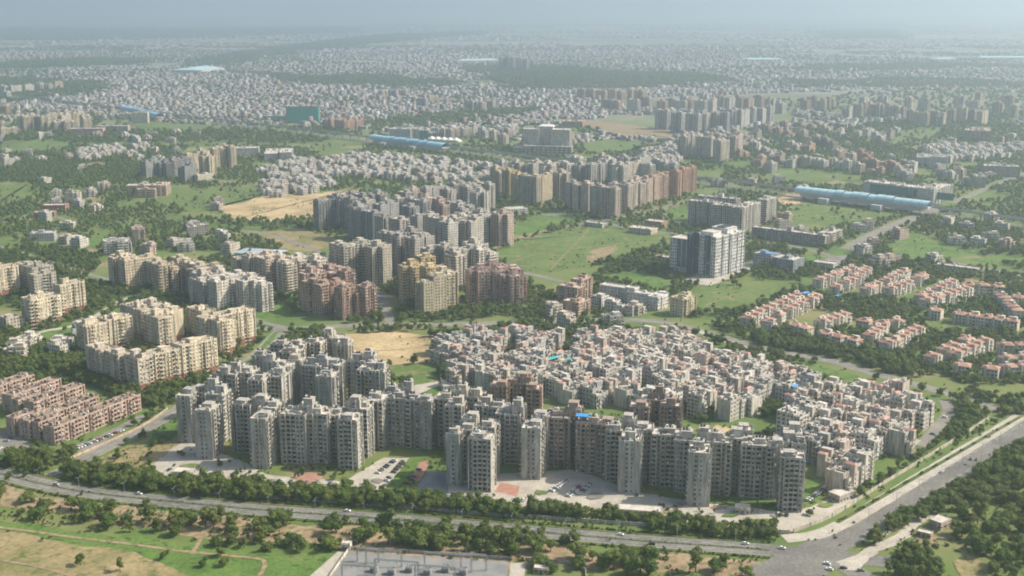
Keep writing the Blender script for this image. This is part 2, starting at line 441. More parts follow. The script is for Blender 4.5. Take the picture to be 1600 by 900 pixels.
def block_from_edges(name, edges, grid, col, label, cat='apartment block', group=None, style=('flat', 'flat2', 'win', 'flat'), lod=None, fh=3.05, seed=0, trim=None, clutter=1.0, towers=True, extra=None, plinth=0):
    """edges: (x1, y1, x2, y2, h, depth[, style]) = the roof's front edge in the photograph from left to right, the height and how deep it is"""
    rng = random.Random(seed)
    g = Geo()
    pts = []
    for e in edges:
        if e[0] == 'c':                                  # ('c', px, py, w, d, h[, style]): the roof's centre and its size
            x, y = P(e[1], e[2], e[5]); pts.append(((x, y), (x, y)))
        else: pts.append(edge(*e[:5]))
    ax = sum(a[0] + b[0] for a, b in pts) / 2 / len(pts); ay = sum(a[1] + b[1] for a, b in pts) / 2 / len(pts)
    cr, sr = math.cos(rad(grid)), math.sin(rad(grid))
    if lod is None: lod = 1 if ay > 1250 else 0
    for e, (a, b) in zip(edges, pts):
        cen = e[0] == 'c'
        h, d = (e[5], e[4]) if cen else (e[4], e[5])
        st = e[6] if len(e) > 6 else style
        la = ((a[0] - ax) * cr + (a[1] - ay) * sr, -(a[0] - ax) * sr + (a[1] - ay) * cr)
        lb = ((b[0] - ax) * cr + (b[1] - ay) * sr, -(b[0] - ax) * sr + (b[1] - ay) * cr)
        mx, my = (la[0] + lb[0]) / 2, (la[1] + lb[1]) / 2
        dx, dy = lb[0] - la[0], lb[1] - la[1]
        L = math.hypot(dx, dy)
        if cen: cx, cy, w, dd = mx, my, e[3], e[4]
        elif abs(dx) >= abs(dy):
            sgn = 1 if dx > 0 else -1
            cx, cy, w, dd = mx, my + sgn * d / 2, L, d
        else:
            sgn = 1 if dy > 0 else -1
            cx, cy, w, dd = mx - sgn * d / 2, my, d, L
        mass(g, cx, cy, w, dd, h, st, rng, fh, lod, clutter=clutter, tower=(rng.choice((2.8, 3.2, 5.0)) if towers and min(w, dd) > 7 else 0), plinth=plinth)
        wx, wy = ax + cx * cr - cy * sr, ay + cx * sr + cy * cr
        FOOT.append((wx, wy, w, dd, rad(grid)))
    if extra: extra(g)
    return put(meshes(g), name, ax, ay, rad(grid), col, label, cat, group, trim=trim)
# ------------------------------------------------------------------ ground, lots, roads
def grid_sheet():
    xs = [-30000, -15000, -8000, -4000, -2000, -1000, -500, 0, 500, 1000, 2000, 4000, 8000, 15000, 30000]
    ys = [-2000, 0, 400, 800, 1200, 1800, 2600, 3600, 5000, 7000, 10000, 15000, 22000, 34000]
    v = [(x, y, 0) for y in ys for x in xs]
    k = len(xs)
    f = [(j * k + i, j * k + i + 1, (j + 1) * k + i + 1, (j + 1) * k + i) for j in range(len(ys) - 1) for i in range(k - 1)]
    return mesh('ground', v, f, (M['ground'],))

m, n, l, b = new_mat('ground_cover')
p = pos(n)
near = ramp(n, l, nz(n, l, 0.011, p, 9), [(0.25, (0.068, 0.108, 0.031)), (0.45, (0.104, 0.152, 0.045)), (0.57, (0.15, 0.17, 0.064)), (0.72, (0.25, 0.205, 0.125)), (0.9, (0.31, 0.25, 0.165))])
fields = ramp(n, l, nz(n, l, 0.0009, p, 6, 0.55, (0.55, 1.3, 1)), [(0.3, (0.07, 0.105, 0.04)), (0.42, (0.10, 0.13, 0.055)), (0.5, (0.20, 0.19, 0.16)), (0.7, (0.27, 0.25, 0.225)), (0.8, (0.12, 0.14, 0.06))])
sep = n.new("ShaderNodeSeparateXYZ"); l.new(p, sep.inputs[0])
mr = n.new("ShaderNodeMapRange"); l.new(sep.outputs["Y"], mr.inputs[0])
mr.inputs[1].default_value = 2500; mr.inputs[2].default_value = 4200
l.new(mix(n, l, mr.outputs[0], near, fields), b.inputs["Base Color"])
b.inputs["Roughness"].default_value = 1.0
b.inputs["Specular IOR Level"].default_value = 0.1
M['ground'] = m
tag(link('ground', grid_sheet()), kind='structure')

LOTS = []                                                # (polygon in m, allows trees 0..1)
_lz = [0.03]
def lot(name, mat, poly, rough=1.5, keep=0.0, parent=None):
    """a level piece of ground with an uneven edge, poly in photograph pixels"""
    w = [P(*q) for q in poly]
    LOTS.append((w, keep))
    out = []
    for i, a in enumerate(w):
        c = w[(i + 1) % len(w)]
        L = math.hypot(c[0] - a[0], c[1] - a[1]); k = max(1, int(L / 3.5)) if rough else 1
        for j in range(k):
            t = j / k; x = a[0] + (c[0] - a[0]) * t; y = a[1] + (c[1] - a[1]) * t
            if rough and j:
                x += rough * (mnoise.noise((x * .03, y * .03, 1.0)) * 3 + mnoise.noise((x * .15, y * .15, 1.0)) * 1.5); y += rough * (mnoise.noise((x * .03, y * .03, 7.0)) * 3 + mnoise.noise((x * .15, y * .15, 7.0)) * 1.5)
            out.append((x, y, 0))
    _lz[0] += 0.004
    o = link(name, mesh(name, out, [tuple(range(len(out)))], (M[mat],)))
    o.location.z = _lz[0]
    tag(o, kind='structure')
    return o

def smooth(pts, step=6.0):
    out = []
    n = len(pts)
    for i in range(n - 1):
        p0, p1, p2, p3 = pts[max(0, i - 1)], pts[i], pts[i + 1], pts[min(n - 1, i + 2)]
        k = max(2, int(math.hypot(p2[0] - p1[0], p2[1] - p1[1]) / step))
        for j in range(k):
            t = j / k
            out.append(tuple(0.5 * (2 * p1[c] + (p2[c] - p0[c]) * t + (2 * p0[c] - 5 * p1[c] + 4 * p2[c] - p3[c]) * t * t + (3 * p1[c] - p0[c] - 3 * p2[c] + p3[c]) * t ** 3) for c in (0, 1)))
    out.append(pts[-1][:2])
    return out

def normals(c):
    out = []
    for i in range(len(c)):
        a, b = c[max(0, i - 1)], c[min(len(c) - 1, i + 1)]
        dx, dy = b[0] - a[0], b[1] - a[1]; L = math.hypot(dx, dy) or 1
        out.append((-dy / L, dx / L))
    return out

def offset(c, o):
    return [(p[0] + q[0] * o, p[1] + q[1] * o) for p, q in zip(c, normals(c))]

def strip(name, c, o0, o1, z, mat, z2=None, jit=0.0, parent=None):
    """a ribbon along the centre line c between two offsets; with z2 it is a raised kerbed strip"""
    nn = normals(c); v = []; f = []
    rr = random.Random(len(c))
    for (x, y), (nx, ny) in zip(c, nn):
        j0, j1 = rr.uniform(-jit, jit), rr.uniform(-jit, jit)
        v += [(x + nx * (o0 + j0), y + ny * (o0 + j0), z2 or z), (x + nx * (o1 + j1), y + ny * (o1 + j1), z2 or z)]
    k = len(c)
    for i in range(k - 1): f.append((2 * i, 2 * i + 2, 2 * i + 3, 2 * i + 1))
    if z2:
        m0 = len(v)
        for (x, y), (nx, ny) in zip(c, nn): v += [(x + nx * o0, y + ny * o0, 0), (x + nx * o1, y + ny * o1, 0)]
        for i in range(k - 1):
            f += [(2 * i, m0 + 2 * i, m0 + 2 * i + 2, 2 * i + 2), (2 * i + 1, 2 * i + 3, m0 + 2 * i + 3, m0 + 2 * i + 1)]
    return link(name, mesh(name, v, f, (M[mat],)), parent)

ROADS = []
_rz = [0.14]
def road(px, width, mat='oldasphalt', lanes=False, name='road', divided=False, world=False, mark=(-9999, 9999)):
    c = smooth(px if world else [P(*q) for q in px])
    _rz[0] += 0.004
    ROADS.append((c, width / 2 + 1.0))
    o = strip(name, c, -width / 2, width / 2, _rz[0], mat)
    tag(o, kind='structure')
    if lanes:
        v, f = [], []; nn = normals(c)
        offs = (-width / 4, width / 4) if divided else (0,)
        def quad(i, j, oo, hw):
            if not mark[0] < PX(*c[i])[0] < mark[1]: return
            k = len(v)
            for q, s in ((i, -1), (j, -1), (j, 1), (i, 1)):
                v.append((c[q][0] + nn[q][0] * (oo + s * hw), c[q][1] + nn[q][1] * (oo + s * hw), _rz[0] + 0.006))
            f.append((k, k + 1, k + 2, k + 3))
        for oo in offs:
            for i in range(0, len(c) - 1, 2): quad(i, i + 1, oo, 0.09)
        for oo in (-width / 2 + 0.35, width / 2 - 0.35):
            for i in range(len(c) - 1): quad(i, i + 1, oo, 0.08)
        tag(link('lane_marking', mesh('lane_marking', v, f, (M['paint'],)), o), kind='stuff')
    return o, c

# --- front road (dual carriageway with a planted median), the road on the right, and their junction
FR = [(-140, 714), (-60, 728), (0, 740), (60, 755), (140, 770), (260, 783), (420, 798), (600, 811), (800, 828), (1000, 845), (1180, 858), (1290, 868), (1400, 880)]
RR = [(1180, 905), (1260, 869), (1330, 832), (1400, 791), (1470, 749), (1540, 707), (1600, 671), (1700, 612), (1800, 556)]
fro, frc = road(FR, 15.0, 'asphalt', True, divided=True, mark=(-999, 1190))
rro, rrc = road(RR, 22.0, 'asphalt', True, divided=True, mark=(1340, 9999))
road([(1240, 905), (1268, 888), (1275, 870)], 20, 'asphalt')
road([(1275, 862), (1330, 890), (1370, 915)], 14, 'asphalt')
fr_cut = [q for q in frc if PX(*q)[0] < 1205]
rr_cut = [q for q in rrc if PX(*q)[0] > 1335]
tag(strip('median', fr_cut, -0.6, 0.6, 0, 'scrub', 0.34), kind='structure')
# verge, service strip and footways of the right-hand road
rr_side = [q for q in rrc if PX(*q)[0] > 1262]
_c = [P(*q) for q in [(1225, 842), (1275, 836), (1310, 822), (1350, 800), (1420, 757), (1500, 708), (1560, 672), (1595, 650)]]
sv = smooth(_c)
_rz[0] += .004
tag(strip('service_road', sv, -5.2, 5.2, _rz[0], 'paving', jit=.3), kind='structure'); ROADS.append((sv, 6))
tag(strip('verge', rr_cut, 11.6, 14.6, 0, 'scrub', 0.30), kind='structure')
tag(strip('verge', rr_cut, -13.6, -11.4, 0, 'scrub', 0.30), kind='structure')
tag(strip('footpath', rr_cut, -16.4, -13.8, 0, 'paving', 0.24), kind='structure')
tag(strip('verge', fr_cut, 7.8, 11.4, 0, 'scrub', 0.30), kind='structure')
tag(strip('verge', fr_cut, -11.0, -7.8, 0, 'scrub', 0.28), kind='structure')

# --- other roads
LR = [(60, 752), (100, 735), (150, 708), (200, 683), (250, 658), (300, 625), (350, 590), (400, 556), (425, 530), (445, 512)]
road(LR, 12, 'oldasphalt', True)
road([(445, 512), (380, 517), (300, 540), (200, 520)], 7)
CR = [(300, 512), (440, 514), (560, 509), (700, 507), (830, 503), (950, 500), (1030, 503), (1100, 519), (1200, 547), (1290, 562), (1370, 585), (1470, 612), (1560, 640)]
road(CR, 13, 'oldasphalt', True)
road([(612, 512), (606, 490), (596, 465), (582, 446), (640, 432), (720, 422), (800, 424), (880, 440)], 10)
road([(640, 432), (560, 430), (500, 395), (440, 372), (395, 362)], 8)
road([(700, 425), (780, 385), (830, 366), (905, 352), (960, 352), (1010, 362)], 8, 'soil', name='track')
road([(1290, 425), (1310, 402), (1340, 380), (1390, 356), (1430, 340), (1475, 322)], 20, 'oldasphalt', True, divided=True)
road([(1460, 405), (1520, 417), (1600, 431), (1700, 448)], 14, 'oldasphalt')
road([(1090, 517), (1140, 535), (1180, 550)], 8, 'paving')
road([(1310, 402), (1240, 385), (1180, 375), (1080, 365), (1010, 362), (930, 345), (850, 335), (760, 330)], 9)
road([(445, 512), (400, 500), (330, 470), (250, 452), (150, 432), (80, 410), (0, 385)], 8)
road([(0, 545), (60, 520), (130, 505), (190, 470), (250, 452)], 7, 'paving')
road([(1440, 698), (1462, 670), (1482, 645), (1475, 625)], 9, 'oldasphalt')
road([(0, 345), (60, 335), (140, 350), (220, 345), (300, 350), (395, 362)], 7)
road([(900, 352), (1000, 335), (1060, 318), (1090, 312)], 8)
road([(1000, 335), (960, 325), (860, 335)], 7)
road([(1475, 322), (1530, 300), (1600, 270)], 12)
# dirt tracks in the field at the lower left
for q, w in (([(-20, 822), (60, 832), (130, 842), (200, 850), (280, 861), (350, 868), (412, 876), (405, 900)], 2.6), ([(-20, 872), (60, 886), (110, 900)], 2.0),
             ([(300, 866), (312, 845), (318, 832)], 2.6)):
    road(q, w, 'soil', name='track')

# --- lots
lot('dry_field', 'dryfield', [(-60, 826), (60, 838), (160, 852), (220, 862), (330, 905), (120, 960), (-160, 900)])
lot('grass_field', 'lawn', [(-20, 810), (140, 832), (300, 848), (430, 868), (520, 865), (505, 905), (300, 902), (200, 862), (90, 845), (-30, 824)])
lot('bare_verge', 'soil', [(-40, 752), (60, 772), (140, 787), (260, 799), (420, 813), (600, 827), (800, 846), (1000, 864), (1200, 880), (1230, 905), (800, 885), (540, 860), (300, 838), (140, 815), (-40, 785)], 3, 0.6)
lot('gravel_yard', 'gravel', [(545, 862), (795, 878), (790, 930), (500, 925)], 0)
lot('paved_apron', 'paving', [(528, 862), (543, 862), (498, 928), (455, 925)], 0)
lot('paved_apron', 'paving', [(798, 880), (822, 880), (815, 930), (792, 930)], 0)
lot('paved_court', 'paving', [(225, 715), (285, 690), (330, 700), (420, 742), (540, 752), (600, 715), (640, 715), (600, 765), (520, 772), (380, 762), (260, 748)], 1)
lot('paved_court', 'paving', [(690, 770), (700, 725), (780, 740), (900, 735), (1000, 770), (1130, 790), (1240, 800), (1330, 765), (1345, 778), (1240, 832), (1060, 815), (900, 800), (760, 795)], 1)
lot('lawn', 'lawn', [(622, 764), (606, 762), (640, 716), (662, 716)], 0.5)
lot('red_path', 'redpaving', [(640, 752), (655, 722), (672, 720), (655, 752)], 0.3)
lot('paved_yard', 'gravel', [(648, 766), (668, 735), (700, 738), (700, 772)], 0.3)
lot('red_path', 'redpaving', [(772, 768), (782, 754), (812, 760), (806, 776)], 0.3)
lot('red_path', 'redpaving', [(455, 748), (485, 738), (505, 745), (490, 760)], 0.3)
lot('lawn', 'lawn', [(1255, 770), (1262, 745), (1300, 765), (1270, 785)], 0.5)
lot('rough_ground', 'dryfield', [(150, 722), (215, 690), (275, 660), (285, 690), (225, 735), (190, 745)], 2, 0.4)
lot('lawn', 'lawn', [(225, 700), (255, 655), (283, 640), (285, 668), (262, 690)], 1.5, 0.3)
lot('paved_court', 'oldasphalt', [(90, 700), (140, 690), (215, 650), (235, 648), (160, 692), (125, 712)], 1)
lot('paved_court', 'oldasphalt', [(-20, 705), (-20, 670), (25, 672), (40, 690), (90, 705), (40, 712)], 1)
lot('sandy_lot', 'sand', [(528, 524), (600, 519), (672, 522), (682, 566), (600, 572), (548, 566)], 2)
lot('grass_lot', 'grass', [(598, 574), (684, 568), (690, 600), (640, 603)], 2)
lot('paved_court', 'paving', [(600, 602), (640, 604), (700, 592), (700, 612), (650, 618)], 1)
lot('grass_lot', 'lawn', [(640, 622), (700, 596), (722, 606), (690, 625)], 1)
lot('sandy_lot', 'sand', [(345, 326), (410, 306), (500, 302), (560, 293), (565, 310), (510, 335), (440, 346), (360, 345)], 6)
lot('grass_lot', 'grass', [(230, 310), (330, 296), (410, 292), (420, 302), (345, 322), (260, 325)], 6, 0.1)
lot('sandy_lot', 'dryfield', [(395, 366), (465, 356), (545, 378), (480, 393), (430, 384)], 4)
lot('grass_field', 'grass', [(770, 400), (820, 374), (905, 356), (960, 356), (1048, 372), (1015, 390), (960, 405), (905, 418), (850, 425), (800, 422)], 4)
lot('grass_field', 'lawn', [(800, 352), (850, 334), (905, 344), (860, 356), (820, 368), (795, 366)], 3)
lot('bare_patch', 'soil', [(918, 408), (925, 392), (960, 382), (965, 390), (940, 402), (930, 410)], 5)
lot('grass_field', 'lawn', [(935, 432), (1000, 424), (1060, 440), (1045, 460), (990, 445)], 3)
lot('grass_field', 'grass', [(1045, 470), (1090, 448), (1170, 434), (1250, 440), (1215, 462), (1160, 488), (1095, 488)], 3, 0.05)
lot('lawn', 'lawn', [(1385, 388), (1420, 366), (1450, 372), (1500, 395), (1490, 404), (1440, 402), (1400, 406)], 3)
lot('lawn', 'lawn', [(1510, 405), (1560, 398), (1610, 402), (1610, 412), (1530, 412)], 3)
lot('grass_lot', 'lawn', [(1245, 400), (1270, 398), (1305, 408), (1280, 416), (1255, 412)], 2)
lot('grass_lot', 'lawn', [(1068, 530), (1095, 527), (1140, 545), (1130, 556), (1085, 548)], 2)
lot('grass_lot', 'lawn', [(1238, 566), (1280, 572), (1345, 588), (1310, 596), (1245, 585)], 2)
lot('grass_lot', 'grass', [(1440, 500), (1470, 497), (1540, 515), (1530, 522), (1460, 516), (1445, 512)], 2)
lot('grass_lot', 'lawn', [(372, 492), (440, 476), (456, 485), (440, 500), (395, 512), (378, 508)], 2)
lot('lawn', 'lawn', [(40, 530), (120, 500), (160, 490), (150, 510), (110, 535), (60, 542)], 2, 0.05)
lot('lawn', 'lawn', [(375, 575), (430, 520), (442, 516), (405, 556)], 1, 0.2)
lot('grass_lot', 'lawn', [(120, 385), (170, 362), (178, 370), (150, 385)], 3)
lot('grass_field', 'grass', [(0, 290), (40, 286), (60, 300), (30, 318), (0, 322)], 5, 0.05)
lot('grass_field', 'grass', [(0, 222), (60, 218), (120, 225), (90, 238), (0, 240)], 8, 0.05)
lot('grass_field', 'grass', [(190, 196), (230, 190), (330, 196), (320, 206), (240, 206)], 10, 0.05)
lot('grass_field', 'grass', [(480, 235), (540, 215), (590, 222), (560, 238), (510, 245)], 8, 0.1)
lot('grass_field', 'grass', [(905, 225), (950, 218), (1010, 222), (990, 237), (920, 240)], 8, 0.05)
lot('building_site', 'soil', [(890, 192), (930, 188), (1000, 198), (1070, 205), (1050, 218), (970, 215), (930, 203)], 10)
lot('grass_field', 'grass', [(1195, 268), (1245, 263), (1345, 278), (1350, 290), (1270, 290), (1200, 283)], 6, 0.05)
lot('grass_field', 'grass', [(1220, 330), (1280, 315), (1400, 325), (1420, 335), (1350, 352), (1250, 352)], 5, 0.15)
lot('bare_lot', 'sand', [(1215, 305), (1245, 300), (1262, 312), (1225, 325)], 4)
lot('grass_field', 'lawn', [(1125, 258), (1160, 252), (1185, 257), (1160, 265)], 6)
lot('grass_field', 'lawn', [(1040, 330), (1075, 318), (1080, 332), (1060, 342)], 4)
lot('grass_field', 'grass', [(1400, 205), (1470, 196), (1480, 205), (1420, 225), (1385, 228)], 8, 0.1)
lot('bare_lot', 'dryfield', [(1495, 875), (1520, 868), (1555, 885), (1540, 905), (1495, 905)], 2, 0.3)
lot('bare_lot', 'soil', [(1412, 850), (1440, 830), (1465, 840), (1450, 862), (1425, 866)], 2, 0.3)
lot('bare_lot', 'sand', [(1540, 752), (1565, 738), (1578, 745), (1555, 762)], 1)
lot('bare_lot', 'sand', [(1098, 675), (1118, 664), (1142, 668), (1128, 680)], 1)
lot('paved_court', 'paving', [(1372, 700), (1410, 678), (1440, 690), (1405, 712)], 1)
lot('paved_court', 'paving', [(1055, 440), (1110, 447), (1195, 415), (1180, 408), (1110, 425)], 1)
lot('footpath', 'paving', [(1310, 880), (1370, 848), (1420, 818), (1460, 802), (1468, 806), (1425, 832), (1372, 862), (1345, 892), (1335, 892)], 1.5)

# smaller openings of grass and earth scattered through the tree cover
rl = random.Random(21)
for i in range(64):
    px, py = rl.uniform(-10, 1610), rl.choice((rl.uniform(245, 330), rl.uniform(330, 470), rl.uniform(205, 260)))
    if 500 < px < 1090 and 255 < py < 500: continue
    k = rl.randrange(7, 11); sx = rl.uniform(10, 38); sy = rl.uniform(3, 7) * (py / 320)
    lot(*rl.choice((('grass_lot', 'lawn'), ('grass_lot', 'grass'), ('grass_lot', 'lawn'), ('bare_lot', 'dryfield'))), [(px + sx * math.cos(a * 6.283 / k) * rl.uniform(.6, 1.2), py - sy * math.sin(a * 6.283 / k) * rl.uniform(.6, 1.2)) for a in range(k)], 4, .1)

# gardens, worn strips and wet patches that break up the forecourts
for px, py, sx, sy, nm, mt in ((300, 728, 16, 4, 'garden', 'grass'), (360, 752, 14, 3, 'garden', 'lawn'), (455, 765, 18, 3, 'garden', 'dryfield'), (530, 760, 14, 4, 'garden', 'grass'), (590, 752, 9, 4, 'worn_patch', 'oldasphalt'), (740, 786, 14, 3, 'garden', 'grass'), (845, 770, 12, 4, 'garden', 'grass'), (870, 786, 14, 3, 'worn_patch', 'oldasphalt'),
                               (930, 776, 16, 6, 'worn_patch', 'oldasphalt'), (1040, 800, 18, 3, 'garden', 'dryfield'), (1060, 790, 10, 4, 'worn_patch', 'oldasphalt'), (1140, 806, 14, 3, 'garden', 'grass'), (1195, 814, 22, 3, 'garden', 'lawn'), (1120, 793, 10, 3, 'garden', 'redpaving'), (1215, 806, 12, 3, 'worn_patch', 'oldasphalt'), (1290, 790, 12, 4, 'garden', 'grass'), (975, 790, 14, 3, 'worn_patch', 'oldasphalt'),
                               (1575, 800, 24, 8, 'clearing', 'grass'), (1545, 835, 18, 6, 'clearing', 'lawn'), (1510, 800, 12, 5, 'clearing', 'dryfield'), (1590, 860, 14, 6, 'clearing', 'grass'), (1560, 720, 10, 4, 'clearing', 'grass')):
    k = rl.randrange(8, 12)
    lot(nm, mt, [(px + sx * math.cos(a * 6.283 / k) * rl.uniform(.7, 1.2), py - sy * math.sin(a * 6.283 / k) * rl.uniform(.7, 1.2)) for a in range(k)], 1, .3 if nm == 'garden' else .12)
for q, w in (([(790, 412), (850, 395), (930, 385), (1010, 378)], 1.6), ([(860, 422), (880, 400), (905, 375), (920, 358)], 1.4), ([(1100, 478), (1150, 460), (1200, 450)], 1.5), ([(540, 545), (600, 548), (680, 540)], 1.5), ([(1450, 392), (1420, 380), (1395, 392)], 1.6), ([(600, 588), (640, 582), (688, 585)], 1.4)):
    road(q, w, 'soil', name='footpath')
# ------------------------------------------------------------------ grey towers of the foreground
GREY, WARM, BROWN, BEIGE = (0.50, 0.48, 0.44), (0.53, 0.495, 0.435), (0.42, 0.34, 0.29), (0.54, 0.48, 0.40)
ARM = ('end', 'bal', 'win', 'flat2'); WING = ('flat', 'flat2', 'win', 'flat'); REC = ('rec', 'bal', 'win', 'rec'); CORE = ('end', 'end', 'win', 'end')
GA = -11.0
def T(edges, label, col=GREY, grid=GA, seed=0, group='high-rise blocks of the foreground estate', **k):
    edges = [(e[0], e[1], e[2] - 12, *e[3:]) for e in edges]
    return block_from_edges('apartment_tower', edges, grid, col, label, 'apartment tower', group, seed=seed, clutter=2.0, **k)

h = 34.0
T([('c', 324, 649, 11, 17, h, ARM), ('c', 294, 626, 10, 17, h, ARM), ('c', 312, 621, 15, 14, h - 1, WING), ('c', 341, 625, 13, 15, h, WING), ('c', 333, 612, 9, 10, h + 4, CORE)],
  'grey high-rise at the left end of the front estate with a pale slab arm', seed=1)
T([('c', 410, 662, 11.5, 16, h, ARM), ('c', 383, 641, 14, 14, h, REC), ('c', 424, 645, 12, 17, h, WING), ('c', 408, 634, 10, 9, h + 4, CORE)],
  'second grey high-rise of the front estate counted from the left, narrow windowed front', seed=2)
T([('c', 463, 656, 17, 15, h, REC), ('c', 498, 655, 16, 15, h, WING), ('c', 481, 644, 10, 10, h + 4.5, CORE), ('c', 524, 657, 11, 17, h - 3, REC)],
  'broad grey high-rise in shade between the narrow tower and the bright corner tower', seed=3)
T([('c', 548, 664, 12, 15, h, ('rec', 'end', 'win', 'rec')), ('c', 565, 646, 13, 18, h, WING), ('c', 588, 634, 14, 20, h, WING), ('c', 556, 636, 9, 10, h + 4.5, CORE)],
  'grey corner high-rise with a long sunlit right flank beside the driveway', seed=4)
T([('c', 357, 594, 17, 14, h, WING), ('c', 388, 592, 12, 15, h, WING), ('c', 370, 583, 9, 9, h + 4, CORE), ('c', 404, 603, 12, 13, h, REC)],
  'grey high-rise in the second row behind the leftmost tower', seed=5)
T([('c', 432, 597, 15, 17, h, ('rec', 'end', 'win', 'rec')), ('c', 440, 582, 16, 13, h, WING), ('c', 410, 566, 11, 13, h, ARM), ('c', 425, 575, 9, 9, h + 4, CORE)],
  'grey high-rise with a sunlit gable, left of the one with a blue roof sheet', seed=6)
T([('c', 511, 597, 12.5, 17, h, ('end', 'bal', 'win', 'flat2')), ('c', 490, 581, 15, 14, h, WING), ('c', 523, 580, 12, 15, h, WING), ('c', 505, 572, 9, 9, h + 4, CORE)],
  'tall grey slab tower with a small blue sheet on its roof', seed=7, col=(0.43, 0.42, 0.41),
  extra=lambda g: g.box('blue_awning', -9, -4, 12, 15, 38.4, 38.8))
T([('c', 520, 538, 17, 15, h, WING), ('c', 492, 546, 15, 14, h, WING), ('c', 537, 548, 12, 14, h, ARM), ('c', 513, 530, 9, 9, h + 4, CORE), ('c', 466, 549, 14, 13, h, WING)],
  'grey high-rise in the rear row beside the sandy lot', seed=8, col=WARM)
T([('c', 455, 560, 15, 14, h, WING), ('c', 440, 548, 14, 13, h, REC), ('c', 464, 573, 10, 12, h, ARM)],
  'grey high-rise in the rear left corner of the front estate near the curving road', seed=9, col=WARM)
T([('c', 577, 588, 15, 15, h, ('rec', 'end', 'win', 'rec')), ('c', 560, 574, 14, 13, h, WING), ('c', 594, 589, 9, 14, h, ARM), ('c', 578, 566, 9, 10, h + 4, CORE)],
  'grey high-rise with a pale right gable directly in front of the green lot', seed=10)
T([('c', 628, 632, 18, 14, h, WING), ('c', 652, 634, 13, 16, h, REC), ('c', 669, 636, 8, 14, h, ARM), ('c', 636, 618, 9, 10, h + 4, CORE), ('c', 613, 622, 10, 14, h, REC)],
  'dark grey high-rise behind the red garden path', seed=11, col=(0.40, 0.39, 0.37))
T([('c', 753, 694, 15, 14, h, ('rec', 'end', 'win', 'rec')), ('c', 711, 687, 9, 12, h, ARM), ('c', 732, 680, 12, 14, h, WING), ('c', 735, 664, 10, 10, h + 4.5, CORE), ('c', 764, 676, 11, 14, h, WING)],
  'grey front tower with a bright pale right side, left of the terracotta plaza', seed=12)
T([('c', 700, 632, 16, 15, h, WING), ('c', 740, 629, 15, 15, h, WING), ('c', 722, 620, 9, 10, h + 4.5, CORE), ('c', 758, 643, 12, 14, h, REC), ('c', 712, 643, 12, 13, h, WING)],
  'grey high-rise in the second row with stepped roof cabins', seed=13, col=WARM)
T([('c', 796, 656, 17, 14, h, REC), ('c', 780, 646, 13, 13, h, WING), ('c', 810, 646, 9, 10, h + 4, CORE), ('c', 833, 677, 12.5, 16, h, ARM), ('c', 846, 661, 11, 15, h, ('flat', 'bal', 'win', 'flat'))],
  'grey high-rise with a slim pale front slab, right of the terracotta plaza', seed=14)
T([('c', 808, 608, 17, 15, 34, REC), ('c', 836, 617, 9, 15, 34, ('rec', 'end', 'win', 'end')), ('c', 782, 612, 12, 14, 34, WING), ('c', 822, 600, 9, 9, 38, CORE)],
  'brownish tower with an orange end wall in front of the low flats', col=(0.42, 0.31, 0.25), seed=15)
T([('c', 872, 661, 17, 15, h, REC), ('c', 898, 650, 10, 10, h + 4, CORE), ('c', 925, 669, 19, 15, h, WING), ('c', 950, 673, 13, 14, h, REC)],
  'brown-grey high-rise with a blue tarpaulin on its roof, above the car park', col=BROWN, seed=16,
  extra=lambda g: g.box('blue_awning', -4, 5, -8, -2, 37.6, 38.0, True))
T([('c', 986, 696, 12.5, 17, h, ARM), ('c', 964, 681, 13, 14, h, REC), ('c', 1006, 680, 12, 15, h, ('flat', 'bal', 'win', 'flat')), ('c', 982, 667, 9, 10, h + 4.5, CORE), ('c', 1042, 688, 18, 14, h, REC)],
  'grey high-rise with a pale front slab, behind the long entrance block', seed=17)
T([('c', 1020, 634, 16, 15, 34, REC), ('c', 1048, 643, 14, 14, 34, REC), ('c', 1000, 645, 13, 13, 34, WING), ('c', 1030, 625, 9, 9, 38, CORE)],
  'dark brown tower in the second row next to the sandy yard', col=(0.36, 0.28, 0.24), seed=18)
T([('c', 1093, 714, 12.5, 17, h, ARM), ('c', 1070, 697, 12, 13, h, REC), ('c', 1124, 699, 15, 15, h, REC), ('c', 1103, 686, 9, 10, h + 4, CORE)],
  'grey high-rise with a plain light slab standing nearest the road', seed=19)
T([('c', 1153, 694, 12, 13, h + 1, WING), ('c', 1186, 704, 22, 15, h, REC), ('c', 1212, 703, 9, 14, h, ARM), ('c', 1165, 682, 9, 10, h + 4, CORE)],
  'broad grey high-rise with many small balconies, second from the right of the front row', seed=20)
T([('c', 1238, 723, 14, 14, h, ('rec', 'end', 'win', 'rec')), ('c', 1228, 698, 15, 15, h, WING), ('c', 1240, 685, 13, 12, h + 3, CORE), ('c', 1247, 700, 8, 16, h, ARM)],
  'rightmost grey high-rise of the front row with blue awnings on its face', seed=21,
  extra=lambda g: (g.box('blue_awning', -2.5, 7.5, -23.5, -21.2, 30.6, 31.0, True), g.box('blue_awning', -2.0, 7.0, -23.0, -21.2, 8.6, 9.0, True), g.box('blue_awning', -8.0, -3.0, -22.6, -21.2, 24.0, 24.4, True)))

